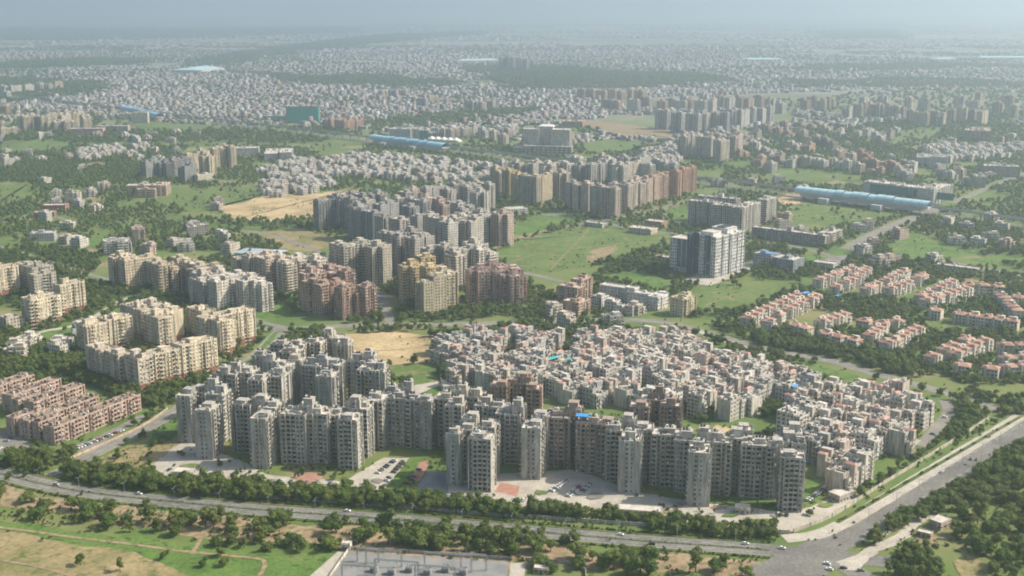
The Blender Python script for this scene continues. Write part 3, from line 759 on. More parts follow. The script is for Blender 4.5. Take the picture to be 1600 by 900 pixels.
# ------------------------------------------------------------------ cream blocks at the left
CREAM, CREAM2 = (0.72, 0.635, 0.49), (0.66, 0.59, 0.49)
def cream(edges, label, col=CREAM, grid=47.0, seed=0, hgt=27):
    CW = ('mix', 'end', 'win', 'mix')
    return block_from_edges('cream_block', edges, grid, col, label, 'apartment block', 'cream blocks at the left', style=CW, seed=seed, clutter=.6, fh=3.2, plinth=2, trim={'roof': (.68, .62, .56)})
SH = ('rec', 'blank', 'win', 'flat')
cream([(231, 557, 283, 545, 27, 14), (283, 542, 340, 530, 28.5, 14), (222, 560, 234, 557, 27, 9, ('blank', 'rec', 'win', 'blank'))], 'cream block whose long sunlit balconied front faces the pink terraces', seed=31)
cream([(131, 541, 160, 549, 25, 14), (160, 549, 188, 556, 26, 13), (188, 556, 222, 561, 27, 12)], 'cream block with a shaded front at the corner of the tree belt, left wing', col=CREAM2, seed=32)
cream([(138, 511, 168, 503, 27, 14), (168, 502, 205, 494, 28, 15), (117, 506, 136, 511, 27, 12)], 'cream block behind the shaded wing, red ground floors', seed=33)
cream([(222, 492, 250, 498, 30, 16), (236, 478, 262, 488, 29, 14), (262, 489, 283, 483, 30, 12, ('blank', 'end', 'win', 'rec'))], 'cream block with tall blank white gables in the middle of its estate', seed=34)
cream([(190, 476, 220, 487, 28, 14), (218, 470, 236, 476, 30, 10)], 'cream block at the rear of its estate partly hidden by taller neighbours', col=CREAM2, seed=35)
cream([(318, 498, 344, 503, 31, 15), (344, 503, 374, 480, 31, 14), (290, 481, 317, 488, 28, 14)], 'tall cream block with a broad blank end wall at the right of its estate', seed=36)
cream([(50, 470, 92, 461, 27, 14), (93, 447, 132, 440, 30, 14), (30, 466, 50, 470, 27, 12)], 'cream block with a red-brown base near the left edge', seed=37)
cream([(-30, 428, 17, 414, 30, 15), (-40, 420, -30, 428, 30, 15)], 'cream block cut by the left edge of the picture', seed=38)
cream([(20, 412, 52, 420, 28, 14), (52, 420, 82, 414, 28, 13), (56, 432, 84, 425, 26, 12)], 'greyish cream block between the two left-edge blocks', col=(0.50, 0.47, 0.41), seed=39)

# ------------------------------------------------------------------ pink terraces at the left
PINK = (0.52, 0.385, 0.335)
def pink(x1, y1, x2, y2, label, seed, d=11.0):
    st = ('rec', 'blank', 'win', 'end')
    return block_from_edges('pink_terrace', [(x1, y1, x2, y2, 12.6, d)], 63.0, PINK, label, 'terrace', 'pink walk-up terraces', style=st, seed=seed, fh=3.1, towers=False, clutter=2.6, lod=0, trim={'roof': (.5, .42, .36), 'roof_sheds': (.34, .27, .23)})
pink(90, 671, 214, 616, 'pink terrace nearest the side road, rows of loggias in sun', 41)
pink(62, 662, 94, 648, 'short pink terrace end projecting beside the parked cars', 46, 8)
pink(48, 661, 152, 619, 'second pink terrace from the side road', 42)
pink(22, 655, 52, 643, 'short pink terrace end left of the second long terrace', 47, 8)
pink(56, 631, 129, 601, 'third pink terrace from the side road', 43)
pink(30, 627, 58, 615, 'short pink terrace end between the third and fourth rows', 48, 8)
pink(20, 620, 93, 592, 'fourth pink terrace from the side road', 44)
pink(-30, 617, 48, 585, 'farthest pink terrace at the left edge of the picture', 45)
pink(-34, 602, -2, 590, 'pink terrace cut off by the left edge of the picture', 49)

# ------------------------------------------------------------------ mid-ground towers: shared prototypes
def proto_tower(kind, fl, seed, lod=0):
    rng = random.Random(seed); g = Geo(); h = fl * 3.05
    S = ('flat', 'flat2', 'win', 'flat2'); E = ('end', 'bal', 'win', 'bal'); Rr = ('rec', 'bal', 'win', 'rec')
    def mm(cx, cy, w, d, hh, st, t=0): mass(g, cx, cy, w, d, hh, st, rng, 3.05, lod, clutter=1.2, tower=t)
    if kind == 'cross':
        mm(0, 0, 10, 10, h + 3, CORE, 3.0); mm(-9, 0, 9, 13, h, S); mm(9, 0, 9, 13, h, S, 0); mm(0, -9.5, 10, 9, h - (3.05 if seed % 2 else 0), E); mm(0, 9.5, 10, 9, h, E)
        r = (27, 28)
    elif kind == 'twin':
        mm(-9, 0, 13, 18, h, Rr, 3.0); mm(9, 1.5, 13, 17, h, Rr, 3.0); mm(0, 3, 6, 9, h + 3.5, CORE)
        r = (31, 18)
    elif kind == 'point':
        mm(0, 0, 16, 17, h, S, 3.5); mm(0, -9.2, 7, 3, h - 3, E)
        r = (16, 20)
    elif kind == 'slab':
        mm(-12, 0, 13, 13, h, S, 3.0); mm(0, 1.2, 11.5, 12, h, Rr); mm(12, 0, 13, 13, h, S, 3.0)
        r = (37, 14)
    elif kind == 'step':
        mm(-7, 2, 13, 14, h, S, 3.2); mm(6, -2, 13, 14, h - 6.1, Rr, 2.8); mm(8, 9, 9, 9, h - 3.05, S)
        r = (27, 24)
    return meshes(g), r
_pc = {}
def proto(kind, fl, seed, lod):
    k = (kind, fl, seed, lod)
    if k not in _pc: _pc[k] = proto_tower(*k)
    return _pc[k]

KINDS = ('cross', 'twin', 'point', 'slab', 'step')
def towers(spec, grid, where, cols, fl, desc, kinds=KINDS, group=None, seed=0, jit=0.0, name='apartment_tower', word='apartment tower'):
    """spec: roof centres in the photograph; each becomes a tower of the estate 'where'"""
    rng = random.Random(seed * 31 + 5)
    n = len(spec)
    for i, s in enumerate(sorted(spec)):
        px, py = s[0], s[1]
        f = s[2] if len(s) > 2 else fl + rng.choice((0, 0, 0, -1))
        x, y = P(px, py, f * 3.05)
        k = rng.choice(kinds)
        ms, r = proto(k, f, rng.randrange(3), 1 if y > 1250 else 0)
        rot = rad(grid + rng.choice((0, 0, 90, -90, 180)) + rng.uniform(-jit, jit))
        col = rng.choice(cols)
        tone = rng.uniform(.9, 1.12); warm = rng.uniform(0, .05); col = (col[0] * tone * (1 + warm), col[1] * tone, col[2] * tone * (1 - warm))
        put(ms, name, x, y, rot, col, '%s, %s from left %s' % (desc, nth(i + 1), where), word, group or 'towers ' + where)
        FOOT.append((x, y, r[0], r[1], rot))

LC, LW, YL, GR, PK, OR = (0.62, 0.55, 0.43), (0.66, 0.64, 0.60), (0.64, 0.52, 0.30), (0.45, 0.44, 0.43), (0.50, 0.36, 0.31), (0.52, 0.34, 0.25)
towers([(190, 400), (214, 403), (243, 408), (262, 412), (283, 404), (303, 411), (322, 418)], 47, 'in the cream estate left of the brown tower', [LC, LC, (0.52, 0.45, 0.36), YL], 10, 'cream ten-storey tower', group='cream towers of the middle left', seed=1)
towers([(318, 428), (341, 425), (350, 436), (372, 431), (391, 436), (330, 436, 9), (400, 440, 9)], 47, 'in the white estate above the cream gables', [LW, LW, (0.62, 0.57, 0.52)], 10, 'white balconied tower', seed=2)
towers([(388, 398), (408, 402), (429, 398), (442, 405), (458, 408), (478, 402), (492, 405)], 47, 'in the white estate left of the brown tower', [LW, (0.62, 0.58, 0.52), (0.60, 0.50, 0.42)], 10, 'whitish slab tower', seed=3)
towers([(488, 425), (497, 441), (520, 418), (536, 421), (527, 444), (548, 448), (567, 444, 10)], 47, 'in the brown estate by the cross road', [(0.42, 0.30, 0.25), (0.46, 0.34, 0.29), (0.50, 0.40, 0.34)], 10, 'brown-red stepped tower', seed=4)
towers([(532, 382), (553, 382), (574, 378), (590, 384)], 47, 'in the grey-green pair below the brown field', [(0.50, 0.48, 0.41), (0.55, 0.52, 0.45)], 14, 'grey-green striped tower', seed=5)
towers([(612, 366), (626, 364), (643, 362), (655, 370)], 47, 'in the dark group behind the yellow tower', [(0.40, 0.38, 0.37), (0.44, 0.42, 0.40)], 14, 'dark grey tower', seed=6)
towers([(645, 414, 12), (664, 400, 13), (682, 416, 13), (672, 432, 12), (692, 426, 12)], 30, 'at the road fork', [YL, (0.66, 0.58, 0.42), (0.60, 0.54, 0.40)], 12, 'yellow cream tower with red trim', seed=7, kinds=('cross', 'step', 'point'))
towers([(682, 386), (703, 383), (722, 389), (742, 380), (757, 388), (712, 398)], 47, 'in the grey-white group right of the yellow tower', [(0.50, 0.48, 0.44), (0.56, 0.53, 0.49)], 13, 'grey-white balconied tower', seed=8)
towers([(750, 421, 11), (770, 415, 12), (792, 420, 11), (800, 428, 10)], 20, 'of the pink group left of the brick house', [PK, (0.55, 0.41, 0.36)], 11, 'pinkish tower', seed=9, kinds=('cross', 'step', 'twin'))
towers([(511, 312), (531, 306), (545, 308), (559, 303), (573, 312), (590, 303), (602, 318), (618, 308), (634, 300), (640, 322), (652, 312), (575, 330), (600, 338), (625, 342), (560, 322)], 47, 'in the grey estate beyond the brown field', [(0.41, 0.41, 0.41), (0.46, 0.44, 0.41), (0.37, 0.37, 0.38)], 14, 'grey high-rise', seed=10)
towers([(664, 336), (682, 340), (700, 347), (718, 338), (735, 340), (746, 328), (765, 336), (785, 334), (700, 296), (716, 286, 13), (735, 290, 13), (750, 300), (755, 286, 13), (690, 312), (668, 308), (652, 294), (676, 292), (720, 318)], 47, 'in the pale estate left of the green field', [(0.50, 0.49, 0.47), (0.46, 0.45, 0.44), (0.56, 0.52, 0.47), (0.52, 0.42, 0.38)], 13, 'pale high-rise', seed=11)
towers([(778, 262), (796, 266), (812, 272), (828, 275), (846, 274), (862, 270), (878, 270)], -43, 'in the front row of the yellow-trimmed estate', [(0.60, 0.53, 0.40), YL, (0.56, 0.50, 0.42)], 14, 'beige and yellow high-rise', seed=12)
towers([(895, 285), (914, 285), (935, 291), (950, 293), (970, 288), (984, 284), (997, 279)], -43, 'in the front row of the grey-beige estate', [(0.50, 0.48, 0.45), (0.56, 0.50, 0.45), (0.60, 0.52, 0.46)], 14, 'grey-beige high-rise', seed=13)
towers([(1014, 277), (1030, 274), (1052, 266), (1073, 262)], -43, 'in the brick-trimmed group', [OR, (0.50, 0.38, 0.32)], 14, 'brick-trimmed high-rise', seed=14, kinds=('slab', 'twin', 'step'))
towers([(784, 252), (806, 254), (832, 252), (856, 256), (880, 255), (908, 258), (930, 256), (950, 249), (968, 258), (988, 254), (1006, 256), (900, 246), (940, 244), (975, 246), (1002, 246)], -43, 'in the back row below the white hotel', [LW, (0.56, 0.54, 0.52), (0.60, 0.55, 0.48), (0.50, 0.50, 0.49)], 12, 'white-roofed high-rise', seed=15)
block_from_edges('apartment_tower', [(1080, 313, 1118, 319, 34, 15), (1118, 319, 1158, 326, 34, 15), (1158, 326, 1190, 316, 34, 15), (1090, 306, 1150, 312, 35, 14), (1190, 312, 1222, 309, 33, 14)], -33, (0.58, 0.55, 0.51), 'long pale apartment block with grey bands behind the white office tower', 'apartment block', style=('rec', 'bal', 'win', 'rec'), seed=60)
towers([(1070, 213), (1086, 211), (1102, 214), (1118, 210), (1128, 219), (1140, 214), (1150, 208)], -43, 'in the beige estate beside the tree-lined triangle', [(0.58, 0.52, 0.46), (0.60, 0.56, 0.50), (0.55, 0.46, 0.42)], 14, 'beige high-rise', seed=16)
towers([(1036, 172), (1048, 170), (1060, 176), (1072, 172), (1084, 178), (1096, 174), (1108, 178), (1118, 176), (1128, 176)], -43, 'in the blue-grey estate with white fins', [(0.48, 0.50, 0.52), LW, (0.54, 0.54, 0.54)], 15, 'slim grey and white high-rise', seed=17, kinds=('point', 'twin', 'slab'))
towers([(1136, 172), (1148, 170), (1162, 172), (1176, 168), (1190, 170), (1202, 166)], -43, 'in the dark fin estate at the upper right', [(0.42, 0.42, 0.43), (0.55, 0.54, 0.52)], 14, 'dark finned high-rise', seed=18, kinds=('point', 'twin', 'slab'))
towers([(1035, 158), (1050, 155), (1064, 158), (1080, 156), (1096, 158), (1112, 154), (1126, 150), (1140, 153), (1156, 150), (1170, 154), (1186, 150), (1204, 154), (1220, 158), (1070, 148), (1100, 146), (1130, 143), (1010, 152), (990, 156)], -43, 'in the far cluster at the upper right', [LW, (0.58, 0.54, 0.48), (0.50, 0.48, 0.47), PK], 12, 'distant high-rise', seed=19)
towers([(910, 140), (924, 140), (940, 142), (956, 140), (972, 143), (988, 140), (1000, 142), (950, 156), (962, 158)], -43, 'in the orange-brown estate before the forest', [OR, (0.55, 0.40, 0.30), (0.56, 0.46, 0.34)], 10, 'orange-brown apartment slab', seed=20, kinds=('slab', 'twin'))
towers([(1258, 154), (1270, 150), (1284, 155), (1298, 152), (1324, 166), (1338, 164), (1350, 162), (1362, 160), (1374, 164), (1386, 162), (1398, 166), (1410, 168), (1424, 172), (1440, 176), (1456, 174), (1470, 178), (1488, 172), (1504, 168), (1520, 172), (1536, 174)], -43, 'in the long upper right estate', [PK, LC, (0.56, 0.52, 0.46), (0.48, 0.42, 0.38)], 11, 'beige or brick high-rise', seed=21)
towers([(1350, 152), (1380, 150), (1420, 152), (1445, 155), (1500, 150), (1530, 146), (1520, 158), (1560, 160), (1585, 164), (1575, 150)], -43, 'behind the long estate at the upper right', [(0.50, 0.49, 0.48), LC, PK], 11, 'hazy high-rise', seed=22)
towers([(235, 252), (246, 248), (258, 254), (270, 250), (284, 248), (292, 256)], -43, 'of the slate grey group at the left', [(0.27, 0.28, 0.30), (0.33, 0.34, 0.35)], 10, 'slate grey tower', seed=23)
towers([(303, 240, 11), (314, 236, 12), (324, 244, 11)], -43, 'of the cream trio beside the slate towers', [LC, (0.66, 0.60, 0.45)], 11, 'cream stepped tower', seed=24)
towers([(340, 232, 12), (355, 228, 13)], -43, 'of the pair standing over the white houses', [LC], 12, 'tall cream tower', seed=25)
towers([(38, 182), (50, 180), (62, 182), (76, 180), (88, 178), (100, 178), (112, 176), (124, 174), (131, 180), (92, 190, 8), (108, 190, 8), (72, 190, 8)], -43, 'of the cream estate at the far left', [LC, (0.62, 0.58, 0.50)], 12, 'far cream tower', seed=26)
towers([(8, 166, 7), (0, 190, 7), (12, 200, 6)], -43, 'at the left edge in the distance', [OR, LC], 7, 'far orange-brown block', seed=27, kinds=('slab',))
# ------------------------------------------------------------------ single buildings
def one(name, edges, grid, col, label, cat='building', style=('win', 'win', 'win', 'win'), **k):
    return block_from_edges(name, edges, grid, col, label, cat, style=style, **k)

# white and dark office tower
def office():
    h = 46.0
    g = Geo(); rng = random.Random(3)
    a = P(1119, 372, h); bq = P(1165, 360, h)
    ang = math.atan2(bq[1] - a[1], bq[0] - a[0]); L = math.hypot(bq[0] - a[0], bq[1] - a[1])
    ang = rad(47.0)
    W = 62.0
    # local frame: x along the sunlit front, y away from it; origin at the near corner
    OFF = ('office', 'blank', 'win', 'win')
    mass(g, 13, 15, 26, 30, h, ('office', 'blank', 'win', 'office'), rng, 3.7, 0, clutter=.2)
    mass(g, 44, 15, 30, 30, h, ('office', 'office', 'win', 'office'), rng, 3.7, 0, clutter=.3)
    g.box('dark_cladding', 26.05, 28.95, 0.8, 29, 0, h - 1.5)
    g.box('wall', 6, 22, 8, 24, h, h + 4.0); g.box('wall', 30, 50, 5, 26, h, h + 5.5); g.box('roof#9', 29.5, 50.5, 4.5, 26.5, h + 5.5, h + 5.9, True); g.box('roof#8', 5.5, 22.5, 7.5, 24.5, h + 4, h + 4.3, True)
    for q in range(6): g.box('dark_cladding', 31 + q * 3, 32.6 + q * 3, 10, 20, h + 5.9, h + 7.2)
    g.box('dark_cladding', -0.35, -0.02, 6, 15, 3, h + 1.5, True); g.box('dark_cladding', -0.6, -0.02, 22, 30, 3, h + 3, True)
    for k in range(12): g.box('balconies', -1.1, -0.02, 15.6, 21.4, 3.2 + k * 3.6, 4.2 + k * 3.6, True)
    mass(g, 4, 44, 22, 26, h - 6, ('office', 'office', 'win', 'office'), rng, 3.7, 0, clutter=.3)
    g.box('blue_glazing', -7.4, -7.02, 33, 47, 8, h - 5.4, True); g.box('dark_cladding', -8, 3, 30.1, 33, 0, h + 2)
    mass(g, 30, 40, 36, 18, 9, ('office', 'office', 'win', 'office'), rng, 4.5, 0, clutter=.3)
    put(meshes(g), 'office_tower', a[0], a[1], ang, (0.72, 0.72, 0.71), 'white office tower with dark cladding and square windows in the green field', 'office tower')
    for (x, y, w, d) in ((28, 15, 64, 34), (8, 45, 34, 30)):
        c, s = math.cos(ang), math.sin(ang); FOOT.append((a[0] + x * c - y * s, a[1] + x * s + y * c, w, d, ang))
office()

one('school_building', [(943, 444, 983, 455, 13, 13), (985, 455, 1030, 466, 13, 13), (978, 449, 990, 452, 16, 10), (1030, 466, 1042, 459, 13.5, 12)], -35, (0.74, 0.73, 0.71), 'long white four-storey building with a ribbon of windows beside the green field', style=('win', 'win', 'win', 'win'), seed=70, clutter=.3, towers=False)
one('apartment_house', [(1051, 464, 1070, 470, 17, 13), (1070, 470, 1084, 462, 17, 12)], -40, (0.66, 0.58, 0.40), 'small yellowish apartment house with square windows right of the long white building', 'apartment house', seed=71)
one('apartment_house', [(875, 446, 900, 452, 20, 14), (905, 438, 930, 434, 23, 13), (880, 470, 900, 474, 14, 12), (902, 474, 925, 468, 14, 12)], -35, (0.54, 0.40, 0.32), 'pink-brown stepped apartment house with white water tanks on top', 'apartment house', seed=72, style=('flat', 'flat2', 'win', 'flat'))
one('glass_office', [(1177, 396, 1205, 400, 15, 22), (1208, 402, 1240, 408, 14, 24), (1240, 408, 1257, 402, 15, 20)], -40, (0.30, 0.34, 0.38), 'low blue-glass office with a bright blue roof strip beside the white tower', 'office', seed=73, clutter=.4,
    extra=lambda g: g.box('blue_awning', -30, -12, 4, 10, 16.5, 17.0))
one('long_building', [(1180, 354, 1262, 368, 14, 14), (1262, 368, 1290, 368, 14, 14), (1290, 364, 1325, 360, 13, 16)], -38, (0.47, 0.44, 0.40), 'long unfinished concrete building with a row of open bays', 'building', style=('rec', 'rec', 'win', 'rec'), seed=74, clutter=.5, lod=0)
one('glass_building', [(1350, 284, 1400, 290, 22, 30), (1402, 290, 1463, 298, 20, 30), (1463, 297, 1487, 288, 24, 26)], -42, (0.55, 0.53, 0.50), 'glass-fronted commercial building behind the nearer metro station', 'office', seed=75,
    extra=lambda g: (g.box('glass_front', -65, -2, -13.2, -12.4, 9, 21), g.box('glass_front', 6, 70, -13.0, -12.2, 8, 19)))
# hotel with a curved facade
def hotel():
    h = 46.0; x, y = P(852, 202, h)
    g = Geo(); rng = random.Random(9)
    mass(g, -30, 8, 34, 30, h, ('win', 'win', 'win', 'win'), rng, 3.6, 1, clutter=.2); mass(g, 34, 6, 36, 34, h, ('win', 'rec', 'win', 'win'), rng, 3.6, 1, clutter=.2)
    R0 = 60.0; n = 14
    for i in range(n):                                   # concave middle in facets
        a0, a1 = -0.42 + 0.84 * i / n, -0.42 + 0.84 * (i + 1) / n
        p0 = (R0 * math.sin(a0) * .9, -52 + R0 * math.cos(a0)); p1 = (R0 * math.sin(a1) * .9, -52 + R0 * math.cos(a1))
        L = math.hypot(p1[0] - p0[0], p1[1] - p0[1])
        facade(g, p0[0], p0[1], (p1[0] - p0[0]) / L, (p1[1] - p0[1]) / L, L, 0, 12, h / 12, ['w'], 1)
    g.box('roof', -30, 30, 8.5, 26, h - .5, h); g.box('wall', -14, 14, 10, 24, h, h + 5); g.hip('white_roof', -16, 16, 9, 25, h + 5, 4)
    mass(g, 10, -22, 100, 18, 14, ('rec', 'rec', 'win', 'rec'), rng, 4.6, 1, clutter=.3); mass(g, -50, -6, 26, 40, 10, ('rec', 'win', 'win', 'rec'), rng, 4.6, 1, clutter=.3)
    put(meshes(g), 'hotel', x, y, rad(-12), (0.62, 0.58, 0.52), 'large pale hotel with a curved centre and a colonnaded base', 'hotel')
    FOOT.append((x, y, 120, 60, rad(-12)))
hotel()
one('screened_tower', [(452, 168, 491, 165, 42, 40)], 5, (0.30, 0.30, 0.29), 'tower wrapped in green netting in the distance on the left', 'building site', seed=76,
    extra=lambda g: (g.box('netting', -38, 40, -1.2, -.3, 2, 38), g.box('netting', 40.4, 41, -1, 40, 2, 38)))
one('shop_block', [(420, 180, 452, 183, 12, 30)], 0, (0.25, 0.42, 0.38), 'low teal-fronted block attached to the netted tower', 'building', seed=77, style=('win', 'win', 'win', 'win'))
one('mall', [(612, 201, 638, 203, 28, 40), (645, 202, 671, 199, 26, 40)], -8, (0.48, 0.49, 0.50), 'grey mall with a red corner panel beside the middle metro station', 'mall', seed=78, style=('win', 'win', 'win', 'win'),
    extra=lambda g: (g.box('red_panel', -8, 1, -6, 2, 0, 29), g.box('glass_front', 8, 40, -2.4, -1.4, 6, 24)))
def tent():
    x, y = P(694, 215, 8); g = Geo()
    for i in range(5): g.hip('white_roof', -40 + i * 16, -26 + i * 16, -8, 8, 4, 5, 1.0)
    g.box('wall', -42, 42, -8, 8, 0, 3.9)
    put(meshes(g), 'exhibition_tent', x, y, rad(-30), (0.72, 0.71, 0.68), 'row of white pointed tents beside the mall', 'tent'); FOOT.append((x, y, 130, 28, rad(-30)))
tent()
one('institute', [(203, 289, 245, 292, 17, 22), (245, 290, 280, 285, 16, 20), (215, 296, 240, 297, 13, 12)], 5, (0.60, 0.46, 0.37), 'salmon-coloured institute with rows of arched windows left of the brown field', 'institute', seed=79, style=('rec', 'rec', 'win', 'rec'), clutter=.4)
one('brick_school', [(72, 320, 95, 323, 10, 18), (95, 322, 114, 318, 9, 22), (58, 331, 78, 334, 6, 14)], 5, (0.42, 0.22, 0.17), 'low red-brick school beside the playing field at the left', 'school', seed=80, clutter=.3, towers=False)
one('apartment_house', [(103, 302, 118, 303, 19, 14), (118, 303, 131, 300, 15, 14)], 5, (0.58, 0.52, 0.45), 'cream house standing behind the red-brick school', 'apartment house', seed=81)
one('institute', [(365, 231, 400, 233, 16, 30), (400, 233, 430, 240, 14, 26), (438, 238, 476, 232, 17, 24)], 8, (0.64, 0.60, 0.55), 'pale institute with a dark glass centre behind the cream pair of towers', 'institute', seed=82, clutter=.3)
one('institute', [(120, 200, 150, 203, 14, 26), (150, 198, 200, 197, 16, 24)], 5, (0.58, 0.44, 0.38), 'low pinkish institute near the cream towers at the far left', 'institute', seed=83, clutter=.3)
one('apartment_house', [(206, 177, 230, 176, 26, 26), (186, 178, 206, 178, 15, 26)], 5, (0.66, 0.64, 0.54), 'pale yellow block below the farthest metro station', 'apartment house', seed=84)
one('apartment_house', [(165, 376, 192, 378, 17, 18), (192, 378, 215, 372, 16, 16)], 20, (0.58, 0.57, 0.55), 'banded white and grey house above the cream estate', 'apartment house', seed=85, style=('rec', 'rec', 'win', 'rec'))
one('apartment_house', [(200, 357, 215, 359, 17, 14), (215, 359, 232, 353, 17, 14)], 20, (0.58, 0.47, 0.40), 'salmon house behind the banded white house', 'apartment house', seed=86)
one('apartment_house', [(48, 365, 82, 366, 10, 20)], 10, (0.44, 0.45, 0.48), 'low grey-blue building among trees at the left', 'building', seed=87)
one('apartment_house', [(283, 352, 300, 355, 15, 14), (300, 355, 320, 350, 14, 14)], 20, (0.50, 0.47, 0.43), 'grey house in the trees left of the dry field', 'apartment house', seed=88)
one('market_hall', [(792, 327, 826, 327, 8, 20)], 20, (0.72, 0.71, 0.69), 'white low hall with a flat roof beside the pale estate', 'hall', seed=89, clutter=.2, towers=False)
one('college', [(1510, 203, 1535, 205, 24, 40), (1535, 205, 1560, 200, 24, 40)], -20, (0.60, 0.46, 0.34), 'long sand-coloured building among trees at the upper right', 'building', seed=90, style=('rec', 'rec', 'win', 'rec'))
one('hospital', [(1445, 242, 1463, 245, 20, 30), (1420, 240, 1446, 246, 16, 24)], -20, (0.70, 0.69, 0.68), 'white block with ribbon windows above the glass building', 'building', seed=91)
one('institute', [(1540, 258, 1592, 263, 18, 30)], -15, (0.44, 0.40, 0.38), 'brown-grey building at the right edge beyond the metro line', 'building', seed=92)
one('house', [(1510, 272, 1533, 276, 18, 18)], -15, (0.50, 0.49, 0.44), 'square grey-green house left of the brown-grey building', 'house', seed=93)
one('institute', [(878, 190, 910, 191, 14, 60)], -10, (0.45, 0.26, 0.20), 'red-roofed low building behind the hotel', 'building', seed=94)
for i, (x, y, w, d, hh, col, lb) in enumerate([(1005, 356, 34, 20, 7, (.6, .52, .44), 'small cream hall at the top of the green field'), (1025, 345, 26, 18, 8, (.5, .33, .26), 'low red-brown shed near the green field'), (930, 348, 30, 12, 5, (.6, .58, .55), 'low white roadside building at the field edge'),
                               (1497, 416, 46, 12, 5, (.6, .58, .55), 'long low shed by the road on the right'), (1040, 401, 22, 12, 5, (.55, .45, .38), 'small shed left of the office tower'), (1290, 410, 24, 14, 5, (.62, .6, .58), 'pale low roof beside the blue-glass office')]):
    block_from_edges('low_building', [('c', x, y, w, d, hh)], -35, col, lb, 'low building', seed=100 + i, style=('win', 'win', 'win', 'win'), towers=False, clutter=.4)

# ------------------------------------------------------------------ walk-up flats (dense low estate behind the grey towers)
def proto_flat(seed):
    rng = random.Random(seed); g = Geo()
    h = 13.6 if seed % 3 else 15.4
    A = [('flat', 'bal', 'win', 'rec'), ('rec', 'end', 'win', 'flat'), ('mix', 'mix', 'win', 'mix')][seed % 3]
    u = -9.2
    while u < 8.5:                                       # narrow houses of uneven height and depth, wall to wall
        w = rng.uniform(4.2, 6.8); w = min(w, 9.2 - u) if 9.2 - u - w > 2.5 or 9.2 - u < w else 9.2 - u
        dd = rng.uniform(9, 13.5)
        mass(g, u + w / 2, rng.uniform(-1.6, 1.6), w - .04, dd, h - rng.choice((0, 0, 1.2, 3.1, -1.8, -3.1)), rng.choice((A, A, ('end', 'blank', 'win', 'blank'))), rng, 3.1, 0, clutter=3.0)
        u += w
    sx = rng.choice((-1, 0.5, 2))
    g.box('stair_cabin', sx - 1.7, sx + 1.7, -8.4, -1.5, 0, h + 4.2)
    for k in range(4): g.box('window_panes', sx - .6, sx + .6, -8.46, -8.38, 1.6 + 3 * k, 3.0 + 3 * k, True)
    if seed % 4 == 1: g.hip('stair_roof', sx - 1.7, sx + 1.7, -8.4, -1.5, h + 4.2, 1.1, .35)
    else: g.box('stair_cabin', sx - 2.0, sx + 2.0, -8.7, -1.2, h + 4.2, h + 4.4, True)
    if seed % 4 == 3:
        g.hip('stair_roof', 5.2, 9.3, -8.4, -2.5, h + 2.4, .9, .3); g.box('wall', 5.3, 9.2, -8.3, -2.6, 0, h + 2.4)
    mass(g, -6.4, -7.4, 3.4, 2.6, h - 3.1, ('bal', 'blank', 'win', 'blank'), rng, 3.1, 0, clutter=0, par=.9)
    return meshes(g)
FL = [proto_flat(s) for s in range(14)]
FCOL = [(0.60, 0.57, 0.51), (0.54, 0.515, 0.465), (0.68, 0.65, 0.60), (0.58, 0.52, 0.46), (0.60, 0.505, 0.45), (0.50, 0.49, 0.47), (0.64, 0.61, 0.555)]

def inside(poly, x, y):
    c = False; j = len(poly) - 1
    for i in range(len(poly)):
        xi, yi = poly[i]; xj, yj = poly[j]
        if (yi > y) != (yj > y) and x < (xj - xi) * (y - yi) / (yj - yi) + xi: c = not c
        j = i
    return c

def clear(x, y, r, holes=()):
    for (fx, fy, w, d, ro) in FOOT:
        dx, dy = x - fx, y - fy
        c, s = math.cos(ro), math.sin(ro)
        if abs(dx * c + dy * s) < w / 2 + r and abs(-dx * s + dy * c) < d / 2 + r: return False
    for (c, hw) in ROADS:
        for q in c[::2]:
            if abs(q[0] - x) < 60 and math.hypot(q[0] - x, q[1] - y) < hw + r: return False
    return True

